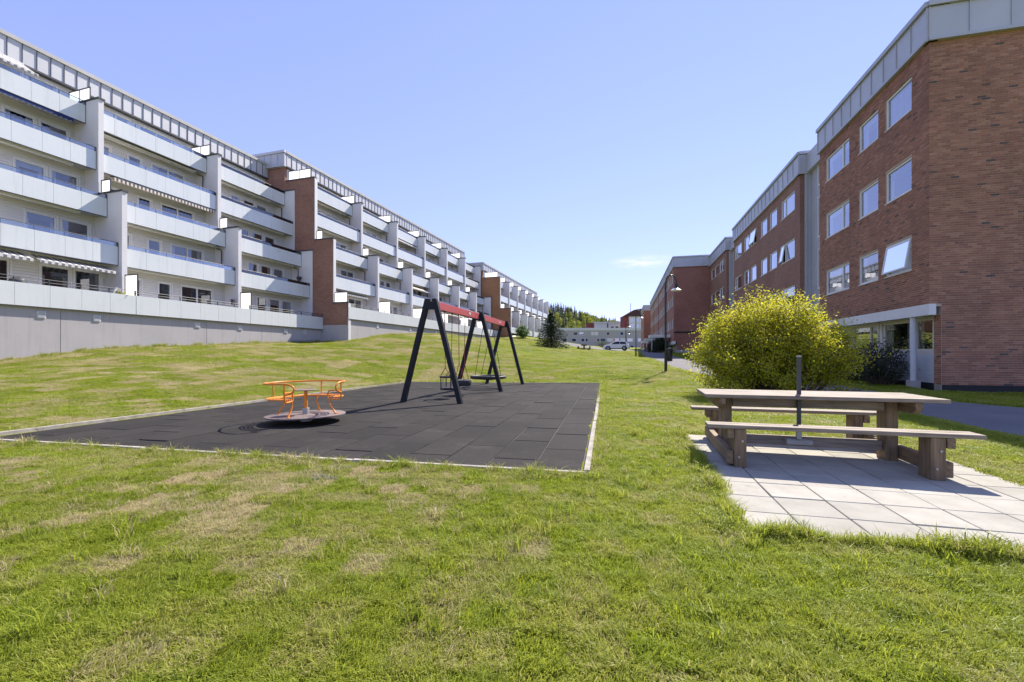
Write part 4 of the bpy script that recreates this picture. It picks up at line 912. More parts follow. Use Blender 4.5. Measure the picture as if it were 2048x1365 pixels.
# tyre seat
c2 = at_beam(.58); ty = thing('tyre_swing', 'black tyre seat hanging from red chains', 'swing', (c2.x, c2.y, 0))
zs = .40
for s in (-1, 1):
    hp = Vector((0, 0, ZB - .09)) + ax * s * .29; ch = MB(); mid = ax * s * .25 + Vector((0, 0, zs + .62)); chain(ch, hp, mid)
    for k in (-1, 1): chain(ch, mid, ax * s * .2 + sn * k * .17 + Vector((0, 0, zs + .04)))
    ch.build('chain', 'red_chain', ty); hanger(ty, hp)
MB().lathe([(.17, zs + .085), (.24, zs + .10), (.29, zs + .085), (.305, zs + .03), (.305, zs - .03), (.29, zs - .085), (.24, zs - .10), (.17, zs - .085), (.16, zs - .03), (.16, zs + .03), (.169, zs + .084)], 32).build('tyre', 'rubber', ty, True)
MB().lathe([(.19, zs - .02), (.19, zs + .0)], 24).build('seat_plate', 'rubber', ty)
# nest swing
c3 = at_beam(1.32); ns = thing('nest_swing', 'wide round net nest swing on black ropes, farthest swing', 'swing', (c3.x, c3.y, 0))
zs = .44; rr = .63
for s in (-1, 1):
    hp = Vector((0, 0, ZB - .09)) + ax * s * .55; ch = MB()
    for k in (-1, 1): chain(ch, hp, ax * s * .38 + sn * k * .40 + Vector((0, 0, zs + .05)), .012)
    ch.build('rope', 'rope', ns); hanger(ns, hp)
MB().tube([(rr * math.cos(a), rr * math.sin(a), zs) for a in [2 * math.pi * i / 40 for i in range(40)]], .062, 10, closed=True).build('ring', 'rubber', ns, True)
net = MB()
for k in range(-4, 5):
    d_ = k * .115; l_ = math.sqrt(rr * rr - d_ * d_)
    for A_x in (0, 1):
        pts = []
        for t in range(9):
            u = -l_ + 2 * l_ * t / 8; sag = -.10 * (1 - (u * u + d_ * d_) / (rr * rr)); pts.append((u, d_, zs + sag) if A_x == 0 else (d_, u, zs + sag))
        net.tube(pts, .010, 5)
net.build('net', 'rope', ns)

# ------------------------------------------------------------------ merry-go-round
mg = thing('merry_go_round', 'orange merry-go-round with round brown platform', 'merry-go-round', (-3.92, 8.38, 0))
mg.rotation_euler = (R(-0.6), R(-1.1), 0)
MB().lathe([(.1, .02), (.1, .10)], 20).build('hub', 'galv', mg)
MB().lathe([(.68, .115), (.705, .125), (.705, .145), (.69, .152), (.02, .155)], 64).build('platform', 'plate', mg, True)
MB().box(-.048, .048, -.048, .048, .15, .27).build('post_socket', 'galv', mg, bevel=.006)
MB().tube([(0, 0, .26), (0, 0, .60)], .032, 14).build('post', 'orange', mg, True)
MB().lathe([(.19, .598), (.2, .603), (.2, .612), (.19, .617)], 36).build('wheel', 'plate', mg, True)
ZT, ZS = .755, .47
A0, A1 = R(-60 - 8), R(248)                 # the seat runs as a C round the back, open to the front
arc = lambda r_, z, a0, a1, n=60: [(r_ * math.cos(a0 + (a1 - a0) * i / n), r_ * math.sin(a0 + (a1 - a0) * i / n), z) for i in range(n + 1)]
g0, g1 = R(-5), R(266)
def end_loop(a, s):
    """hand loop at the end of the top rail: curls on, down and back to the upright"""
    pts = []
    for k in range(1, 13):
        t = k / 12 * math.pi; da = s * (.17 * math.sin(t)) / .70 * 1.0; z = ZT - .095 * (1 - math.cos(t)); pts.append((.70 * math.cos(a + da), .70 * math.sin(a + da), z))
    return pts
rail = end_loop(g0, -1)[::-1] + arc(.70, ZT, g0, g1) + end_loop(g1, 1)
MB().tube(rail, .0165, 10).build('top_rail', 'orange', mg, True)
for r_ in (.66, .60, .54, .48): MB().tube(arc(r_, ZS, g0, g1), .0135, 8).build('seat_tube', 'orange', mg, True)
for a in (g0, R(90), R(170), g1):
    ca, sa = math.cos(a), math.sin(a); P3 = lambda r_, z: (r_ * ca, r_ * sa, z)
    MB().tube([P3(.70, ZT), P3(.695, ZS + .02), P3(.68, ZS - .03), P3(.64, ZS - .045), P3(.52, ZS - .04), P3(.45, ZS - .03), P3(.435, ZS + .03), P3(.45, ZS + .10)] if a in (g0, g1) else [P3(.70, ZT), P3(.69, ZS + .01), P3(.66, ZS - .02), P3(.47, ZS - .02)], .0155, 8).build('upright', 'orange', mg, True)
    if a in (g0, g1): MB().tube([P3(.45, ZS + .10), P3(.48, ZS + .125), P3(.66, ZS + .13), P3(.695, ZS + .12)], .0145, 8).build('armrest', 'orange', mg, True)
for a in (g0, R(90), R(170), g1):
    ca, sa = math.cos(a), math.sin(a); P3 = lambda r_, z: (r_ * ca, r_ * sa, z)
    MB().tube([P3(.50, ZS - .03), P3(.465, ZS - .08), P3(.47, ZS - .14), P3(.54, .23), P3(.585, .165), P3(.60, .158)], .0165, 8).build('leg', 'orange', mg, True)
    MB().lathe([(.035, .156), (.035, .162)], 12, (.60 * ca, .60 * sa, 0)).build('foot_plate', 'orange', mg)

# ------------------------------------------------------------------ picnic table
T_ANG = R(-16.7)
def picnic(label, loc, rotz, pole=True):
    t = thing('picnic_table', label, 'picnic table', loc, rotz, 'picnic tables')
    pw = .95 / 5
    for k in range(5): boxobj('top_plank', t, 'wood_x', -1.22, 1.26, -.475 + k * pw + .004, -.475 + (k + 1) * pw - .004, .735, .778, .005)
    for s in (-1, 1):
        for k in range(2): boxobj('seat_plank', t, 'wood_x', -1.26, 1.26, s * .87 - .125 + k * .126, s * .87 - .125 + k * .126 + .122, .435, .477, .005)
    for s in (-1, 1):
        x = s * .9 - .02
        for y in (-.87, .87):
            boxobj('seat_leg', t, 'wood_z', x - .0625, x + .0625, y - .115, y + .105, 0, .432, .006)
        boxobj('table_leg', t, 'wood_z', x - .0625, x + .0625, -.12, .11, 0, .735, .006)
        xo = x + s * .1005
        boxobj('runner', t, 'wood_y', xo - .036, xo + .036, -.96, .93, .03, .185, .006)
        MB().prism([(-.46, .732), (-.46, .66), (-.38, .60), (.38, .60), (.46, .66), (.46, .732)], 0, xo - .036, xo + .036).build('cross_beam', 'wood_y', t, bevel=.005)
        for y in (-.87, .87): boxobj('cleat', t, 'wood_y', xo - .034, xo + .034, y - .13, y + .11, .33, .432, .005)
        for (bx, bz, by) in ((-.015, .12, -.995), (.02, .30, -.995)): MB().lathe([(.013, 0), (.013, .012)], 8, (x + bx, by, bz), 1).build('bolt', 'galv', t)
    boxobj('apron', t, 'wood_x', -.85, .81, -.112, -.055, .60, .733, .005)
    boxobj('stretcher', t, 'wood_x', -.855, .815, -.055, .045, .11, .225, .006)
    if pole:
        MB().box(-.121, -.079, -.166, -.124, .225, 1.245).build('pole', 'dark_trim', t, bevel=.004)
        MB().box(-.128, -.072, -.173, -.117, .21, .33).build('pole_socket', 'galv', t, bevel=.004)
        br = MB().box(-.24, .04, -.185, -.057, .15, .205).build('bracket', 'galv', t)
        MB().box(-.124, -.076, -.169, -.121, 1.243, 1.262).build('pole_cap', 'galv', t)
    return t
picnic('weathered wooden picnic table with dark pole, on pale slabs', (3.73, 5.62, 0.006), T_ANG)
fx, fy = 11.05, 67.5
picnic('small dark picnic table far off on the lawn, by the white car', (fx, fy, h1(fx, fy)), R(80), False)

# ------------------------------------------------------------------ lamps, bin, car
def lamp(x, y, hgt, label):
    l_ = thing('street_lamp', label, 'lamp', (x, y, h1(x, y) - .02), 0, 'gooseneck path lamps')
    MB().tube([(0, 0, 0), (0, 0, 1.0)], [.075, .07], 14).build('lower_pole', 'lamp_black', l_, True)
    MB().tube([(0, 0, 1.0), (0, 0, hgt - .42)], .042, 12).build('upper_pole', 'lamp_black', l_, True)
    r_ = .26; MB().tube([(r_ - r_ * math.cos(a), 0, hgt - .42 + .34 * math.sin(a)) for a in [math.pi * k / 16 for k in range(17)]] + [(2 * r_, 0, hgt - .55)], .03, 10).build('gooseneck', 'lamp_black', l_, True)
    MB().lathe([(.035, hgt - .50), (.075, hgt - .58), (.085, hgt - .70), (.12, hgt - .74)], 20, (2 * r_, 0, 0)).build('lamp_housing', 'lamp_black', l_, True)
    MB().lathe([(.10, hgt - .735), (.2, hgt - .80), (.275, hgt - .85), (.275, hgt - .865), (.09, hgt - .80)], 28, (2 * r_, 0, 0)).build('lamp_shade', 'lamp_glass', l_, True)
    return l_
lamp(7.76, 22.2, 5.0, 'nearest black gooseneck lamp, at the path edge left of the bush')
lamp(12.9, 45.8, 5.0, 'second black gooseneck lamp, in front of the distant brick block')
lamp(18.6, 72, 5.0, 'third gooseneck lamp, behind the white car')
lamp(26, 100, 5.0, 'small faraway lamp in front of the grey building')
bx, by = 12.15, 34.0
bn = thing('litter_bin', 'dark green litter bin beside the shaded path', 'bin', (bx, by, h1(bx, by) + .02))
MB().lathe([(.21, .05), (.24, .1), (.24, .9)], 20).build('body', 'lamp_black', bn, True); MB().lathe([(.25, .9), (.25, .95), (.17, 1.06), (.02, 1.08)], 20).build('lid', 'lamp_black', bn, True)
MB().box(-.3, -.26, -.03, .03, 0, 1.0).build('post', 'lamp_black', bn)

def car(label, x, y, rot):
    c = thing('parked_car', label, 'car', (x, y, h1(x, y) + .05), rot)
    # side outline, x forward, z up; the body tapers inwards above the belt
    low = [(-2.2, .38), (-2.22, .75), (-2.1, 1.02), (-1.9, 1.08), (1.0, 1.04), (1.95, .92), (2.18, .72), (2.2, .42), (1.9, .28), (-1.95, .28)]
    body = MB().prism(low, 1, -.9, .9).build('body', 'car_white', c, bevel=.09)
    cab = [(-2.05, 1.04), (-1.75, 1.42), (-1.3, 1.60), (-.2, 1.64), (.35, 1.52), (1.15, 1.05)]
    mb = MB(); n_ = len(cab)
    for s in (-1, 1): mb.v += [(p[0], s * (.86 - .24 * (p[1] - 1.04) / .6), p[1]) for p in cab]
    mb.f = [tuple(range(n_ - 1, -1, -1)), tuple(range(n_, 2 * n_))] + [(i, (i + 1) % n_, n_ + (i + 1) % n_, n_ + i) for i in range(n_)]
    mb.build('cabin', 'car_white', c, bevel=.05)
    for s in (-1, 1):
        for poly in ([(-1.62, 1.1), (-1.45, 1.46), (-.62, 1.53), (-.62, 1.1)], [(-.54, 1.1), (-.54, 1.53), (-.15, 1.54), (.28, 1.45), (.88, 1.1)]):
            q = [(p[0], s * (.875 - .24 * (p[1] - 1.04) / .6), p[1]) for p in poly]; MB().quad(*(q if s < 0 else q[::-1])).build('side_window', 'car_glass', c)
        MB().box(-1.85, 1.85, s * .89 - .03, s * .89 + .03, .27, .40).build('sill', 'car_black', c, bevel=.02)
        MB().box(-2.235, -2.05, s * .62 - .26, s * .62 + .26, .84, .95).build('tail_light', 'tail', c, bevel=.02)
        MB().box(2.02, 2.19, s * .62 - .2, s * .62 + .2, .70, .80).build('headlight', 'glass_rail', c, bevel=.02)
        MB().box(.75, .95, s * .95 - .09, s * .95 + .09, 1.06, 1.2).build('mirror', 'car_white', c, bevel=.04)
        for wx in (-1.35, 1.35):
            MB().lathe([(.43, s * .905 - .012), (.43, s * .905 + .012)], 28, (wx, 0, .38), 1).build('wheel_arch', 'car_black', c)
            wl_ = MB().lathe([(.30, -.11), (.36, -.1), (.37, 0), (.36, .1), (.30, .11)], 28, (0, 0, 0), 1).build('wheel', 'rubber', c, True, loc=(wx, s * .84, .37))
            MB().lathe([(.02, s * .118), (.22, s * .113), (.24, s * .10)], 20, (0, 0, 0), 1).build('rim', 'rim', wl_, True)
    q = [(-2.06, -.66, 1.1), (-2.06, .66, 1.1), (-1.80, .56, 1.42), (-1.80, -.56, 1.42)]
    MB().quad(*[(a - .02, b_, d) for a, b_, d in q][::-1]).build('rear_window', 'car_glass', c)
    MB().quad((1.14, -.72, 1.1), (1.14, .72, 1.1), (.40, .58, 1.53), (.40, -.58, 1.53)).build('windscreen', 'car_glass', c)
    MB().box(-2.26, -2.1, -.8, .8, .30, .52).build('rear_bumper', 'car_black', c, bevel=.03)
    MB().box(-2.245, -2.2, -.26, .26, .62, .73).build('number_plate', 'white_paint', c)
    return c
car('white SUV parked at the far end of the lawn', 17.9, 75.5, R(165))

# ------------------------------------------------------------------ vegetation
def leaf_mesh(name, P, N, size, m, parent, rnd, aspect=0.6, kind=None):
    """many separate leaf faces: P centres, N approximate facing, diamond-shaped"""
    n = len(P); U = rng.normal(size=(n, 3)); N = N / np.maximum(np.linalg.norm(N, axis=1, keepdims=True), 1e-6)
    U = U - (U * N).sum(1, keepdims=True) * N; U /= np.linalg.norm(U, axis=1, keepdims=True); V = np.cross(N, U)
    s = size[:, None] if np.ndim(size) else size
    v = np.stack([P - U * s, P + V * s * aspect + N * s * .15, P + U * s, P - V * s * aspect + N * s * .15], 1).reshape(-1, 3)
    me = bpy.data.meshes.new(name); me.vertices.add(4 * n); me.vertices.foreach_set('co', v.ravel())
    me.loops.add(4 * n); me.loops.foreach_set('vertex_index', np.arange(4 * n)); me.polygons.add(n); me.polygons.foreach_set('loop_start', np.arange(n) * 4)
    me.update(calc_edges=True); a = me.attributes.new('rnd', 'FLOAT', 'FACE'); a.data.foreach_set('value', rnd.astype(np.float32))
    return put(name, me, m, parent)
def shrub(name, label, loc, rx, ry, hgt, nstem, nleaf, lsize, m, cat='bush', clump=0.22, seed=1, base=0.0, twigs=5, group=None, rough=0.12):
    g = np.random.default_rng(seed); t = thing(name, label, cat, loc, 0, group); st = MB(); tips = []
    ph = g.uniform(0, 6.28, 4)
    for k in range(nstem):
        a = g.uniform(0, 2 * math.pi); rad = math.sqrt(g.uniform(0.02, 1)); lump = 1 + rough * (.5 * math.sin(2 * a + ph[0]) + .5 * math.sin(3 * a + ph[1]) + .6 * math.sin(5 * a + ph[2])); e = np.array([rx * rad * math.cos(a), ry * rad * math.sin(a), 0]) * (1 + (lump - 1) * .6)
        top = hgt * (base + (1 - base) * math.sqrt(max(0.03, 1 - rad ** 2.2)) * g.uniform(.72, 1.06) * (1 + (lump - 1) * .8 + rough * .7 * math.sin(3.1 * e[0] + ph[3]) * .6)); b0 = e * .16
        if k % 5 == 0: top *= g.uniform(.25, .7); b0 = e * .55
        if k % 11 == 0: top *= 1 + rough * .9; e = e * 1.08
        p = [b0, b0 + (e - b0) * .35 + [0, 0, top * .45], b0 + (e - b0) * .75 + [0, 0, top * .82], np.array([e[0], e[1], top])]
        st.tube([tuple(q) for q in p], [.022, .015, .010, .004], 5, cap=False)
        for q in range(twigs):
            f_ = g.uniform(.25, 1); i = min(int(f_ * 3), 2); bp = p[i] + (p[i + 1] - p[i]) * (f_ * 3 - i); d_ = g.normal(size=3) * clump * 1.2; d_[2] = abs(d_[2]) * .7; ep = bp + d_ + (e / max(rx, ry)) * .12
            ep[2] = max(ep[2], .05); st.tube([tuple(bp), tuple((bp + ep) / 2 + g.normal(size=3) * .03), tuple(ep)], [.007, .005, .003], 4, cap=False); tips.append((bp, ep))
        tips.append((p[2], p[3])); tips.append((p[1], p[2]))
    st.build('stems', 'twig', t)
    k = g.integers(0, len(tips), nleaf); B0 = np.array([q[0] for q in tips])[k]; B1 = np.array([q[1] for q in tips])[k]
    f_ = g.uniform(0, 1, (nleaf, 1)) ** .8; P = B0 + (B1 - B0) * f_ + g.normal(size=(nleaf, 3)) * clump * .42; P[:, 2] = np.maximum(P[:, 2], .03)
    N = g.normal(size=(nleaf, 3)) + np.array([0, 0, .6]) + P / max(rx, hgt) * .6
    cl = g.uniform(0, 1, len(tips))[k]
    leaf_mesh('foliage', P, N, lsize * g.uniform(.65, 1.35, nleaf), m, t, np.clip(cl * .55 + g.uniform(0, .45, nleaf), 0, 1))
    return t
bxy = (7.95, 13.5)
shrub('spring_bush', 'large rounded bush with fresh yellow-green leaves behind the picnic table', (*bxy, h1(*bxy) - .03), 2.5, 1.7, 2.95, 330, 95000, .031, 'leaf_yellow', clump=.23, seed=4, base=.2, twigs=8, rough=.10)
for (t, r_, hh, sd, lb) in ((2.15, 1.2, 1.6, 11, 'dark leafy shrub under the ground-floor windows, nearest the round column'), (4.2, 1.25, 1.5, 12, 'dark leafy shrub under the ground-floor windows, next to the yellow-green bush'), (6.4, 1.0, 1.2, 13, 'dark leafy shrub behind the yellow-green bush')):
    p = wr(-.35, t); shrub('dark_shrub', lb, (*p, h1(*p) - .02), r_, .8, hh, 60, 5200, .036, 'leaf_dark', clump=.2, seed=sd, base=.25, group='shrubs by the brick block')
p = wr(-5.0, 37.0)
for k, (dx, dy) in enumerate(((0, 4.6), (.4, 7.5), (-.2, 10.6))):
    q = wr(-5.3 + dx, 39 + dy); shrub('dark_shrub', ['round dark shrub at the corner of the red brick block', 'dark shrub along the red brick block, second from its corner', 'dark shrub along the red brick block, farthest from its corner'][k], (*q, h1(*q)), 1.1, 1.1, 2.2 - .2 * k, 40, 3200, .07, 'leaf_dark', clump=.28, seed=20 + k, base=.3, group='shrubs by the red block')
q = (1.75, 73.5); shrub('round_bush', 'round green bush below the farthest terraced block', (*q, h1(*q) - .05), 1.15, 1.1, 2.0, 40, 3600, .075, 'leaf_mid', clump=.28, seed=31, base=.3)
q = (18.2, 88); shrub('brown_bush', 'low bare bush on the mound behind the white car', (*q, h1(*q)), 1.6, 1.2, 1.6, 40, 700, .05, 'leaf_mid', clump=.3, seed=32, base=.2)
def spruce(label, x, y, H_, Rm):
    g = np.random.default_rng(5); t = thing('spruce_tree', label, 'tree', (x, y, h1(x, y) - .05))
    MB().tube([(0, 0, 0), (0, 0, H_ * .5), (0, 0, H_ * .97)], [.13, .08, .015], 8).build('trunk', 'bark', t, True)
    P = []; N = []; br = MB()
    for k in range(150):
        f_ = (k / 150) ** .9; z = .35 + f_ * (H_ - .45); a = k * 2.399 + g.uniform(-.3, .3); L = Rm * (1 - f_) ** .82 * g.uniform(.72, 1.12) + .06
        d_ = np.array([math.cos(a), math.sin(a), 0]); dz = -.22 * L + .35 * f_ * L
        e = np.array([0, 0, z]) + d_ * L + [0, 0, dz]; br.tube([(0, 0, z), tuple((np.array([0, 0, z]) + e) / 2 + [0, 0, -.04]), tuple(e)], [.018, .012, .004], 4, cap=False)
        n = int(14 + 62 * L); u = g.uniform(.12, 1.03, n); side = g.uniform(-1, 1, n) * (.10 + .20 * L * (1 - u * .7)); perp = np.array([-d_[1], d_[0], 0])
        p = np.array([0, 0, z]) + u[:, None] * (e - np.array([0, 0, z])) + side[:, None] * perp; p[:, 2] += -abs(side) * .35 + g.normal(size=n) * .04 + .06 * u ** 2
        P.append(p); N.append(g.normal(size=(n, 3)) * .6 + [0, 0, 1])
    br.build('branches', 'bark', t); P = np.concatenate(P); N = np.concatenate(N)
    leaf_mesh('crown', P, N, .085 * g.uniform(.6, 1.3, len(P)), 'needle', t, g.uniform(0, 1, len(P)), .42)
spruce('dark green spruce tree standing alone on the lawn', 5.35, 60, 4.95, 2.75)

# wooded hill far behind
def hill_h(px): return np.interp(px, [300, 900, 1060, 1085, 1110, 1135, 1160, 1180, 1210, 1250, 1290, 1400, 1800], [560, 585, 607, 611, 613, 619, 628, 637, 643, 649, 651, 668, 690])
hp = np.linspace(250, 1850, 60); hv = []; hf = []
for i, px in enumerate(hp):
    for j in range(12):
        Yd = 300 + j * 24; ztop = 1.27 + (711 - hill_h(px)) / F * 500 - 6; z = -2 + (ztop + 2) * math.sin(min(1, j / 9) * math.pi / 2) ** 1.2; hv.append(((px - 1024) / F * 500, Yd, z))
for i in range(59):
    for j in range(11): hf.append((i * 12 + j, (i + 1) * 12 + j, (i + 1) * 12 + j + 1, i * 12 + j + 1))
hm = bpy.data.meshes.new('hill'); hm.from_pydata(hv, [], hf); ho = struct(put('hill', hm, mat('forest_floor', (0.045, 0.055, 0.025), (0.03, 0.04, 0.02), .05, 1.0, spec=0.0)))
for p in hm.polygons: p.use_smooth = True
HV = np.array(hv).reshape(60, 12, 3)
Ps, Ns, Ss, Rs = [], [], [], []; Pb, Nb, Sb, Rb = [], [], [], []; g = np.random.default_rng(9)
for k in range(1900):
    fi = g.uniform(28.5, 41) if k < 1250 else g.uniform(6, 58); fj = g.uniform(0.5, 11); i, j = int(fi), int(fj); i = min(i, 58); j = min(j, 10)
    base = HV[i, j] * (1 - fi + i) * (1 - fj + j) + HV[i + 1, j] * (fi - i) * (1 - fj + j) + HV[i, j + 1] * (1 - fi + i) * (fj - j) + HV[i + 1, j + 1] * (fi - i) * (fj - j)
    pxk = 250 + 1600 * fi / 59; birch = g.random() < (.04 if pxk < 1112 + 8 * (9 - fj) and fj > 5 else .6) * (1.2 if fj < 8.5 else .35)
    Hh = g.uniform(6, 11.5) * (.85 if birch else 1.0); cr = g.uniform(.72, 1.0)
    if birch:
        n = 120; u = g.normal(size=(n, 3)); u /= np.linalg.norm(u, axis=1, keepdims=True); rr_ = g.uniform(.55, 1, n)[:, None]
        p = base + [0, 0, Hh * .58] + u * rr_ * [Hh * .19, Hh * .19, Hh * .42]; Pb.append(p); Nb.append(u + g.normal(size=(n, 3)) * .5); Sb.append(np.full(n, Hh * .058)); Rb.append(np.clip(cr * .8 - .3 + g.uniform(0, .5, n), 0, 1))
    else:
        n = 130; f_ = g.uniform(0, 1, n) ** .75; a = g.uniform(0, 6.283, n); r_ = (1 - f_) * Hh * .19 * g.uniform(.6, 1.1, n) * (.75 + .35 * np.sin(f_ * 40))
        p = base + np.stack([r_ * np.cos(a), r_ * np.sin(a), .05 * Hh + f_ * Hh * .98], -1); Ps.append(p); Ns.append(np.stack([np.cos(a), np.sin(a), np.full(n, .8)], -1)); Ss.append(Hh * .055 * (1.15 - f_ * .75)); Rs.append(g.uniform(0, 1, n) * .7 + g.uniform(0, .3))
for nm, P_, N_, S_, R_, mm in (('spruce_forest', Ps, Ns, Ss, Rs, 'far_spruce'), ('birch_forest', Pb, Nb, Sb, Rb, 'far_birch')):
    o = leaf_mesh(nm, np.concatenate(P_), np.concatenate(N_), np.concatenate(S_), mm, None, np.concatenate(R_), .75); o['kind'] = 'stuff'
    tag(o, 'dark spruce forest on the far hill' if 'spruce' in nm else 'yellow-green birch trees on the far hill', 'forest')

# ------------------------------------------------------------------ things on the balconies and small items
def balc(x, y, z): q = wl(x, y); return (*q, z)
def potted(label, x, y, z, s):
    t = thing('potted_plant', label, 'plant', balc(x, y, z), 0, 'balcony plants'); MB().lathe([(.13 * s, 0), (.18 * s, .3 * s), (.16 * s, .3 * s)], 14).build('pot', 'white_paint', t, True)
    g = np.random.default_rng(int(x * 100) % 97 + 3); n = 160; a = g.uniform(0, 6.28, n); r_ = g.uniform(0, .38 * s, n); P = np.stack([r_ * np.cos(a), r_ * np.sin(a), .3 * s + g.uniform(0, .5 * s, n) * (1 - r_ / (.6 * s))], -1)
    leaf_mesh('foliage', P, g.normal(size=(n, 3)) + [0, 0, .5], g.uniform(.04, .1, n) * s, 'leaf_yellow' if s > 1.2 else 'leaf_mid', t, g.uniform(0, 1, n), .25)
potted('feathery green plant in a white pot beside the ground balcony screen', V1[1] - .5, fin1[2] - .5, Z1[1] + .25, 1.45)
potted('small potted plant on the third balcony by the brick gable', V1[3] - .4, fin1[3] + 4.6, Z1[3] + .25, 1.3)
potted('dark potted plant on the lowest balcony near the brick gable', V1[1] - .5, fin1[3] + 6.3, Z1[1] + .25, 1.1)
def deckchair(label, x, y, z, rz):
    t = thing('deck_chair', label, 'chair', balc(x, y, z), rz, 'balcony chairs')
    MB().prism([(-.3, .38), (.3, .44), (.31, .40), (-.3, .34)], 1, -.27, .27).build('seat', 'white_paint', t); MB().prism([(-.3, .36), (-.62, 1.12), (-.58, 1.13), (-.26, .38)], 1, -.27, .27).build('backrest', 'white_paint', t)
    for (x_, y_) in ((-.3, -.24), (-.3, .24), (.28, -.24), (.28, .24)): MB().tube([(x_, y_, .38), (x_ * 1.1, y_, 0)], .018, 6).build('leg', 'white_paint', t)
deckchair('white reclining chair on the ground balcony of the near terraced block', V1[1] - .9, fin1[2] - 3.9, Z1[1] + .25, R(60))
deckchair('white chair on the ground balcony, beside the feathery plant', V1[1] - .9, fin1[2] - .95, Z1[1] + .25, R(200))
gr = thing('covered_grill', 'dark covered grill on the ground balcony at the far left', 'grill', balc(V1[1] - .9, .75, Z1[1] + .25), -AL)
MB().lathe([(.28, .0), (.3, .6), (.34, .82), (.26, 1.02), (.08, 1.1)], 18).build('cover', 'dark_trim', gr, True); MB().box(.3, .62, -.22, .22, .74, .78).build('side_shelf', 'dark_trim', gr)
hd = MB(); pts = []
for k in range(36):
    a = 2 * math.pi * k / 36; pts.append((.016 * 16 * math.sin(a) ** 3 * 1.0, .016 * (13 * math.cos(a) - 5 * math.cos(2 * a) - 2 * math.cos(3 * a) - math.cos(4 * a))))
hq = wl(V1[2] - 1.0, 19.4)
o = MB().prism([(p[0], p[1]) for p in pts], 1, -.03, .03).build('heart_decoration', 'bark', None, loc=(*hq, Z1[2] + 1.7), rotz=-AL); tag(o, 'dark wicker heart hanging on a balcony wall by the brick gable', 'decoration')
o = MB().box(-.10, .10, -.06, .06, 0, .32).box(-.13, .13, -.08, .08, .32, .37).build('wall_lantern', 'dark_trim', None, loc=balc(V1[1] - 1.35, fin1[3] - .25, Z1[1] + 1.35), rotz=-AL); tag(o, 'dark lantern hung at a fin wall of the near terraced block', 'lantern')

# gravel spots in the lawn and the tongue of worn soil
for (x, y, n) in ((-2.02, 4.95, 140), (-1.95, 4.55, 60)):
    gm = MB()
    for k in range(n):
        a = random.uniform(0, 6.28); r_ = math.sqrt(random.random()); s = random.uniform(.006, .016); px_, py_ = x + .22 * r_ * math.cos(a), y + .10 * r_ * math.sin(a); i0 = len(gm.v)
        gm.v += [(px_ + s * random.uniform(.7, 1.2), py_, .012), (px_, py_ + s, .012), (px_ - s * random.uniform(.7, 1.2), py_, .012), (px_, py_ - s, .012), (px_, py_, .012 + s), (px_, py_, -.01)]
        gm.f += [(i0, i0 + 1, i0 + 4), (i0 + 1, i0 + 2, i0 + 4), (i0 + 2, i0 + 3, i0 + 4), (i0 + 3, i0, i0 + 4)]
    o = gm.build('gravel', 'gravel'); o['kind'] = 'stuff'; tag(o, 'patch of grey gravel showing through the lawn before the play surface', 'gravel', 'gravel patches')

# ------------------------------------------------------------------ grass: tufts of blades scattered over the near lawn
def tuft(nb, hmin, hmax, spread, seed, wd):
    g = np.random.default_rng(seed); v = []; f = []; rn = []
    for k in range(nb):
        a = g.uniform(0, 6.283); r_ = spread * math.sqrt(g.random()); bx_, by_ = r_ * math.cos(a), r_ * math.sin(a); h = g.uniform(hmin, hmax); la = g.uniform(0, 6.283); ll = h * g.uniform(.25, 1.3); wa = g.uniform(0, 6.283); w_ = wd * g.uniform(.7, 1.3)
        dx, dy = math.cos(wa) * w_, math.sin(wa) * w_; i = len(v)
        m_ = (bx_ + math.cos(la) * ll * .35, by_ + math.sin(la) * ll * .35, h * .65); e = (bx_ + math.cos(la) * ll, by_ + math.sin(la) * ll, h * g.uniform(.75, 1))
        v += [(bx_ - dx, by_ - dy, -.01), (bx_ + dx, by_ + dy, -.01), (m_[0] + dx * .8, m_[1] + dy * .8, m_[2]), (m_[0] - dx * .8, m_[1] - dy * .8, m_[2]), e]
        f += [(i, i + 1, i + 2, i + 3), (i + 3, i + 2, i + 4)]; q = g.random(); rn += [q, q]
    me = bpy.data.meshes.new('grass_tuft'); me.from_pydata(v, [], f); me.materials.append(M['blade']); a_ = me.attributes.new('rnd', 'FLOAT', 'FACE'); a_.data.foreach_set('value', rn); return me
pcol = bpy.data.collections.new('grass_tufts')
for k in range(6):
    o = bpy.data.objects.new('grass_tuft', tuft(34, .018, .045, .055, 50 + k, .0022)); pcol.objects.link(o)
pcol2 = bpy.data.collections.new('grass_tufts_long')
for k in range(3):
    o = bpy.data.objects.new('grass_tuft_long', tuft(26, .05, .12, .04, 70 + k, .0026)); pcol2.objects.link(o)
pl_poly = np.concatenate([PLn, PRn[::-1]])
def in_poly(poly, x, y):
    r_ = np.zeros(len(x), bool); j = len(poly) - 1
    for i in range(len(poly)):
        xi, yi = poly[i]; xj, yj = poly[j]; c = ((yi > y) != (yj > y)) & (x < (xj - xi) * (y - yi) / (yj - yi + 1e-12) + xi); r_ ^= c; j = i
    return r_
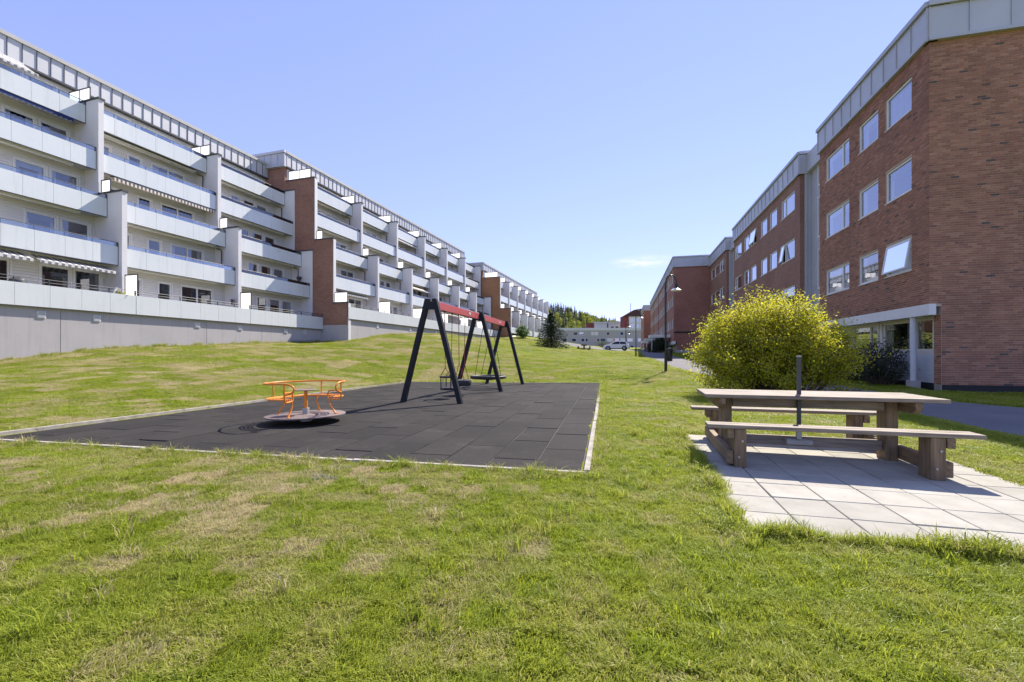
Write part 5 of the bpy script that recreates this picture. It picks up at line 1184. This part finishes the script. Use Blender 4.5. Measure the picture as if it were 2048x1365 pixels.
def scatter(name, n, ymin, ymax, smin, smax, coll, seed, label, mask=None, pts=None):
    g = np.random.default_rng(seed)
    if pts is None:
        u = g.random(n); y = np.sqrt(ymin ** 2 + u * (ymax ** 2 - ymin ** 2)); x = g.uniform(-1.26, 1.26, n) * y
        if seed % 2: y = ymin * (ymax / ymin) ** u; x = g.uniform(-1.26, 1.26, n) * y
    else: x, y = pts
    ok = (sdist(PAD, x, y) > .075) & (sdist(PAVE, x, y) > -0.01 + .03 * g.normal(size=len(x))) & ~in_poly(pl_poly, x, y)
    lx = (x - PL[0]) * math.cos(AL) - (y - PL[1]) * math.sin(AL); ly = (x - PL[0]) * math.sin(AL) + (y - PL[1]) * math.cos(AL); ok &= ~((lx < .38) | ((ly > 19.5) & (lx < 2.95)))
    rx_ = (x - PR[0]) * math.cos(AR) - (y - PR[1]) * math.sin(AR); ry_ = (x - PR[0]) * math.sin(AR) + (y - PR[1]) * math.cos(AR); ok &= ~((rx_ > 0) & (ry_ > -.1))
    x, y = x[ok], y[ok]; z = hz(x, y); me = bpy.data.meshes.new(name); me.vertices.add(len(x)); me.vertices.foreach_set('co', np.stack([x, y, z], -1).ravel().astype(np.float32))
    a = me.attributes.new('scl', 'FLOAT', 'POINT'); a.data.foreach_set('value', (g.uniform(smin, smax, len(x)) * (.45 + 1.15 * vnoise(x, y, 3.0, 8, 3)) * np.clip(1.15 - .45 * dry_at(x, y), .55, 1.3) * (1 + np.clip((y - 5) / 16, 0, 2.6))).astype(np.float32))
    a = me.attributes.new('rz', 'FLOAT', 'POINT'); a.data.foreach_set('value', g.uniform(0, 6.283, len(x)).astype(np.float32))
    a = me.attributes.new('dry', 'FLOAT', 'POINT'); a.data.foreach_set('value', dry_at(x, y).astype(np.float32))
    o = bpy.data.objects.new(name, me); C.objects.link(o); o['kind'] = 'stuff'; tag(o, label, 'grass')
    ng = bpy.data.node_groups.new(name, 'GeometryNodeTree'); ng.interface.new_socket('Geometry', in_out='INPUT', socket_type='NodeSocketGeometry'); ng.interface.new_socket('Geometry', in_out='OUTPUT', socket_type='NodeSocketGeometry')
    gi, go = ng.nodes.new('NodeGroupInput'), ng.nodes.new('NodeGroupOutput'); ci = ng.nodes.new('GeometryNodeCollectionInfo'); ci.inputs['Collection'].default_value = coll; ci.inputs['Separate Children'].default_value = True; ci.inputs['Reset Children'].default_value = True
    ip = ng.nodes.new('GeometryNodeInstanceOnPoints'); ip.inputs['Pick Instance'].default_value = True
    na = ng.nodes.new('GeometryNodeInputNamedAttribute'); na.data_type = 'FLOAT'; na.inputs['Name'].default_value = 'scl'
    nb_ = ng.nodes.new('GeometryNodeInputNamedAttribute'); nb_.data_type = 'FLOAT'; nb_.inputs['Name'].default_value = 'rz'
    cx = ng.nodes.new('ShaderNodeCombineXYZ'); L = ng.links.new
    L(gi.outputs[0], ip.inputs['Points']); L(ci.outputs[0], ip.inputs['Instance']); L(nb_.outputs['Attribute'], cx.inputs[2]); L(cx.outputs[0], ip.inputs['Rotation']); L(na.outputs['Attribute'], ip.inputs['Scale']); L(ip.outputs[0], go.inputs[0])
    md = o.modifiers.new('scatter', 'NODES'); md.node_group = ng; return o
TS = 0.25
def grass_tile(nb, seed):
    """a square sod of mown grass: blades in clumps of different height"""
    g = np.random.default_rng(seed); x, y = g.uniform(-TS * .56, TS * .56, nb), g.uniform(-TS * .56, TS * .56, nb)
    cl = vnoise(x, y, 16, seed, 3); keep = g.random(nb) < .45 + .8 * cl; x, y, cl = x[keep], y[keep], cl[keep]; n = len(x)
    h = g.uniform(.014, .034, n) * (.55 + 1.1 * cl); tall = g.random(n) < .02; h[tall] *= 2.1; la = g.uniform(0, 6.283, n) * .55 + 6.283 * vnoise(x, y, 7, seed + 9, 2) * .8; ll = h * g.uniform(.3, 1.5, n); wa = g.uniform(0, 6.283, n); wd = .0021 * g.uniform(.7, 1.35, n)
    dx, dy = np.cos(wa) * wd, np.sin(wa) * wd; mx_, my_ = x + np.cos(la) * ll * .35, y + np.sin(la) * ll * .35; z0 = np.full(n, -.008); zm, ze = h * .65, h * g.uniform(.7, 1, n)
    v = np.stack([np.stack([x - dx, y - dy, z0], -1), np.stack([x + dx, y + dy, z0], -1), np.stack([mx_ + dx * .8, my_ + dy * .8, zm], -1), np.stack([mx_ - dx * .8, my_ - dy * .8, zm], -1), np.stack([x + np.cos(la) * ll, y + np.sin(la) * ll, ze], -1)], 1).reshape(-1, 3)
    i = np.arange(n)[:, None] * 5; me = bpy.data.meshes.new('grass_tile'); f = [t for q in i[:, 0] for t in ((q, q + 1, q + 2, q + 3), (q + 3, q + 2, q + 4))]; me.from_pydata(v.tolist(), [], f)
    me.materials.append(M['blade']); a_ = me.attributes.new('rnd', 'FLOAT', 'FACE'); a_.data.foreach_set('value', np.repeat(np.clip(g.random(n) * .75 + (1 - cl) * .3, 0, 1), 2).astype(np.float32)); return me
tcol = bpy.data.collections.new('grass_tiles')
for k in range(8): tcol.objects.link(bpy.data.objects.new('grass_tile', grass_tile(2100, 200 + k)))
def blocked(x, y, r_):
    ok = (sdist(PAD, x, y) > .075 + r_) & (sdist(PAVE, x, y) > r_)
    for k in range(8 if r_ else 1):
        ok &= ~in_poly(pl_poly, x + r_ * math.cos(k * .785), y + r_ * math.sin(k * .785))
    lx = (x - PL[0]) * math.cos(AL) - (y - PL[1]) * math.sin(AL); ly = (x - PL[0]) * math.sin(AL) + (y - PL[1]) * math.cos(AL); ok &= ~((lx < .38 + r_) | ((ly > 19.5 - r_) & (lx < 3.1 + r_)))
    rx_ = (x - PR[0]) * math.cos(AR) - (y - PR[1]) * math.sin(AR); ry_ = (x - PR[0]) * math.sin(AR) + (y - PR[1]) * math.cos(AR); ok &= ~((rx_ > -r_) & (ry_ > -.1 - r_))
    return ~ok
TX, TY, TSC, fillx, filly = [], [], [], [], []; gg = np.random.default_rng(303)
for (ya, yb, sc) in ((1.25, 5.0, 1.0), (5.0, 9.0, 1.5), (9.0, 18.0, 2.4), (18.0, 36.0, 4.0), (36.0, 72.0, 6.4)):
    st = TS * sc; X_, Y_ = np.meshgrid(np.arange(-1.3 * yb, 1.3 * yb, st), np.arange(ya, yb, st)); x, y = X_.ravel() + st / 2, Y_.ravel() + st / 2; k = np.abs(x) < 1.3 * y + .3; x, y = x[k], y[k]
    d_ = dry_at(x, y); bare = (d_ > .62) & (y < 9); near = blocked(x, y, st * .62) | bare
    TX.append(x[~near]); TY.append(y[~near]); TSC.append(np.full((~near).sum(), sc))
    bx_, by_, bd = x[near], y[near], bare[near]; per = int(min(56, 900 * st * st / (1 + (sc - 1) * 1.2)))
    if per: q = np.repeat(np.arange(len(bx_)), np.where(bd, per // 2, per)); fillx.append(bx_[q] + gg.uniform(-.5, .5, len(q)) * st); filly.append(by_[q] + gg.uniform(-.5, .5, len(q)) * st)
TX, TY, TSC = (np.concatenate(q) for q in (TX, TY, TSC))
def sod():
    n = len(TX); e = .1; z = hz(TX, TY); nx_ = -(hz(TX + e, TY) - hz(TX - e, TY)) / (2 * e); ny_ = -(hz(TX, TY + e) - hz(TX, TY - e)) / (2 * e)
    N = np.stack([nx_, ny_, np.ones(n)], -1); N /= np.linalg.norm(N, axis=1, keepdims=True); a = gg.integers(0, 4, n) * math.pi / 2
    U = np.stack([np.cos(a), np.sin(a), np.zeros(n)], -1); U -= (U * N).sum(1, keepdims=True) * N; U /= np.linalg.norm(U, axis=1, keepdims=True); W = np.cross(N, U)
    eul = np.stack([np.arctan2(W[:, 2], N[:, 2]), -np.arcsin(np.clip(U[:, 2], -1, 1)), np.arctan2(U[:, 1], U[:, 0])], -1)
    me = bpy.data.meshes.new('lawn_grass'); me.vertices.add(n); me.vertices.foreach_set('co', np.stack([TX, TY, z], -1).ravel().astype(np.float32))
    d_ = dry_at(TX, TY); zs_ = (.6 + .85 * vnoise(TX, TY, 1.1, 8, 3)) * np.clip(1.1 - .4 * d_, .55, 1.25) * (1 + .45 * np.log(TSC)) * .88
    scl = np.stack([TSC, TSC, zs_], -1)
    for nm, typ, arr in (('rot', 'FLOAT_VECTOR', eul), ('scl', 'FLOAT_VECTOR', scl)): a_ = me.attributes.new(nm, typ, 'POINT'); a_.data.foreach_set('vector', arr.ravel().astype(np.float32))
    a_ = me.attributes.new('dry', 'FLOAT', 'POINT'); a_.data.foreach_set('value', d_.astype(np.float32))
    o = bpy.data.objects.new('lawn_grass', me); C.objects.link(o); o['kind'] = 'stuff'; tag(o, 'short mown grass covering the lawn', 'grass')
    ng = bpy.data.node_groups.new('sod', 'GeometryNodeTree'); ng.interface.new_socket('Geometry', in_out='INPUT', socket_type='NodeSocketGeometry'); ng.interface.new_socket('Geometry', in_out='OUTPUT', socket_type='NodeSocketGeometry')
    gi, go = ng.nodes.new('NodeGroupInput'), ng.nodes.new('NodeGroupOutput'); ci = ng.nodes.new('GeometryNodeCollectionInfo'); ci.inputs['Collection'].default_value = tcol; ci.inputs['Separate Children'].default_value = True; ci.inputs['Reset Children'].default_value = True
    ip = ng.nodes.new('GeometryNodeInstanceOnPoints'); ip.inputs['Pick Instance'].default_value = True; L = ng.links.new
    for nm, sock in (('rot', 'Rotation'), ('scl', 'Scale')):
        na = ng.nodes.new('GeometryNodeInputNamedAttribute'); na.data_type = 'FLOAT_VECTOR'; na.inputs['Name'].default_value = nm; L(na.outputs['Attribute'], ip.inputs[sock])
    rv = ng.nodes.new('FunctionNodeRandomValue'); rv.data_type = 'INT'; rv.inputs[4].default_value = 0; rv.inputs[5].default_value = 7; L(rv.outputs[2], ip.inputs['Instance Index'])
    L(gi.outputs[0], ip.inputs['Points']); L(ci.outputs[0], ip.inputs['Instance']); L(ip.outputs[0], go.inputs[0]); o.modifiers.new('scatter', 'NODES').node_group = ng
sod()
scatter('edge_turf', 0, 0, 0, .7, 1.2, pcol, 100, 'grass at the edges of pad, paving and worn patches', pts=(np.concatenate(fillx), np.concatenate(filly)))
ge = np.random.default_rng(77); ex, ey = [], []
def along(p, q, n, off, jit):
    d = np.array(q) - np.array(p); nn = np.array([d[1], -d[0]]) / np.hypot(*d); t = ge.random(n)
    ex.append(p[0] + d[0] * t + nn[0] * (off + ge.normal(size=n) * jit)); ey.append(p[1] + d[1] * t + nn[1] * (off + ge.normal(size=n) * jit))
along(PAVE[0], PAVE[1], 230, .04, .03); along(PAVE[3], PAVE[0], 120, .03, .03); along(A_, B_, 150, .12, .04); along(B_, C_, 150, .1, .03); along(D_, A_, 150, .12, .04)
ex.append(ge.uniform(-1.2, 1.2, 900) * 4); ey.append(ge.uniform(1.9, 8, 900))
for (p, q) in ((wl(.45, -1), wl(.45, 19)),): along(p, q, 160, 0.05, .08)
scatter('edge_grass', 0, 0, 0, .55, 1.0, pcol2, 103, 'longer grass tufts along the paving and pad edges', pts=(np.concatenate(ex), np.concatenate(ey)))
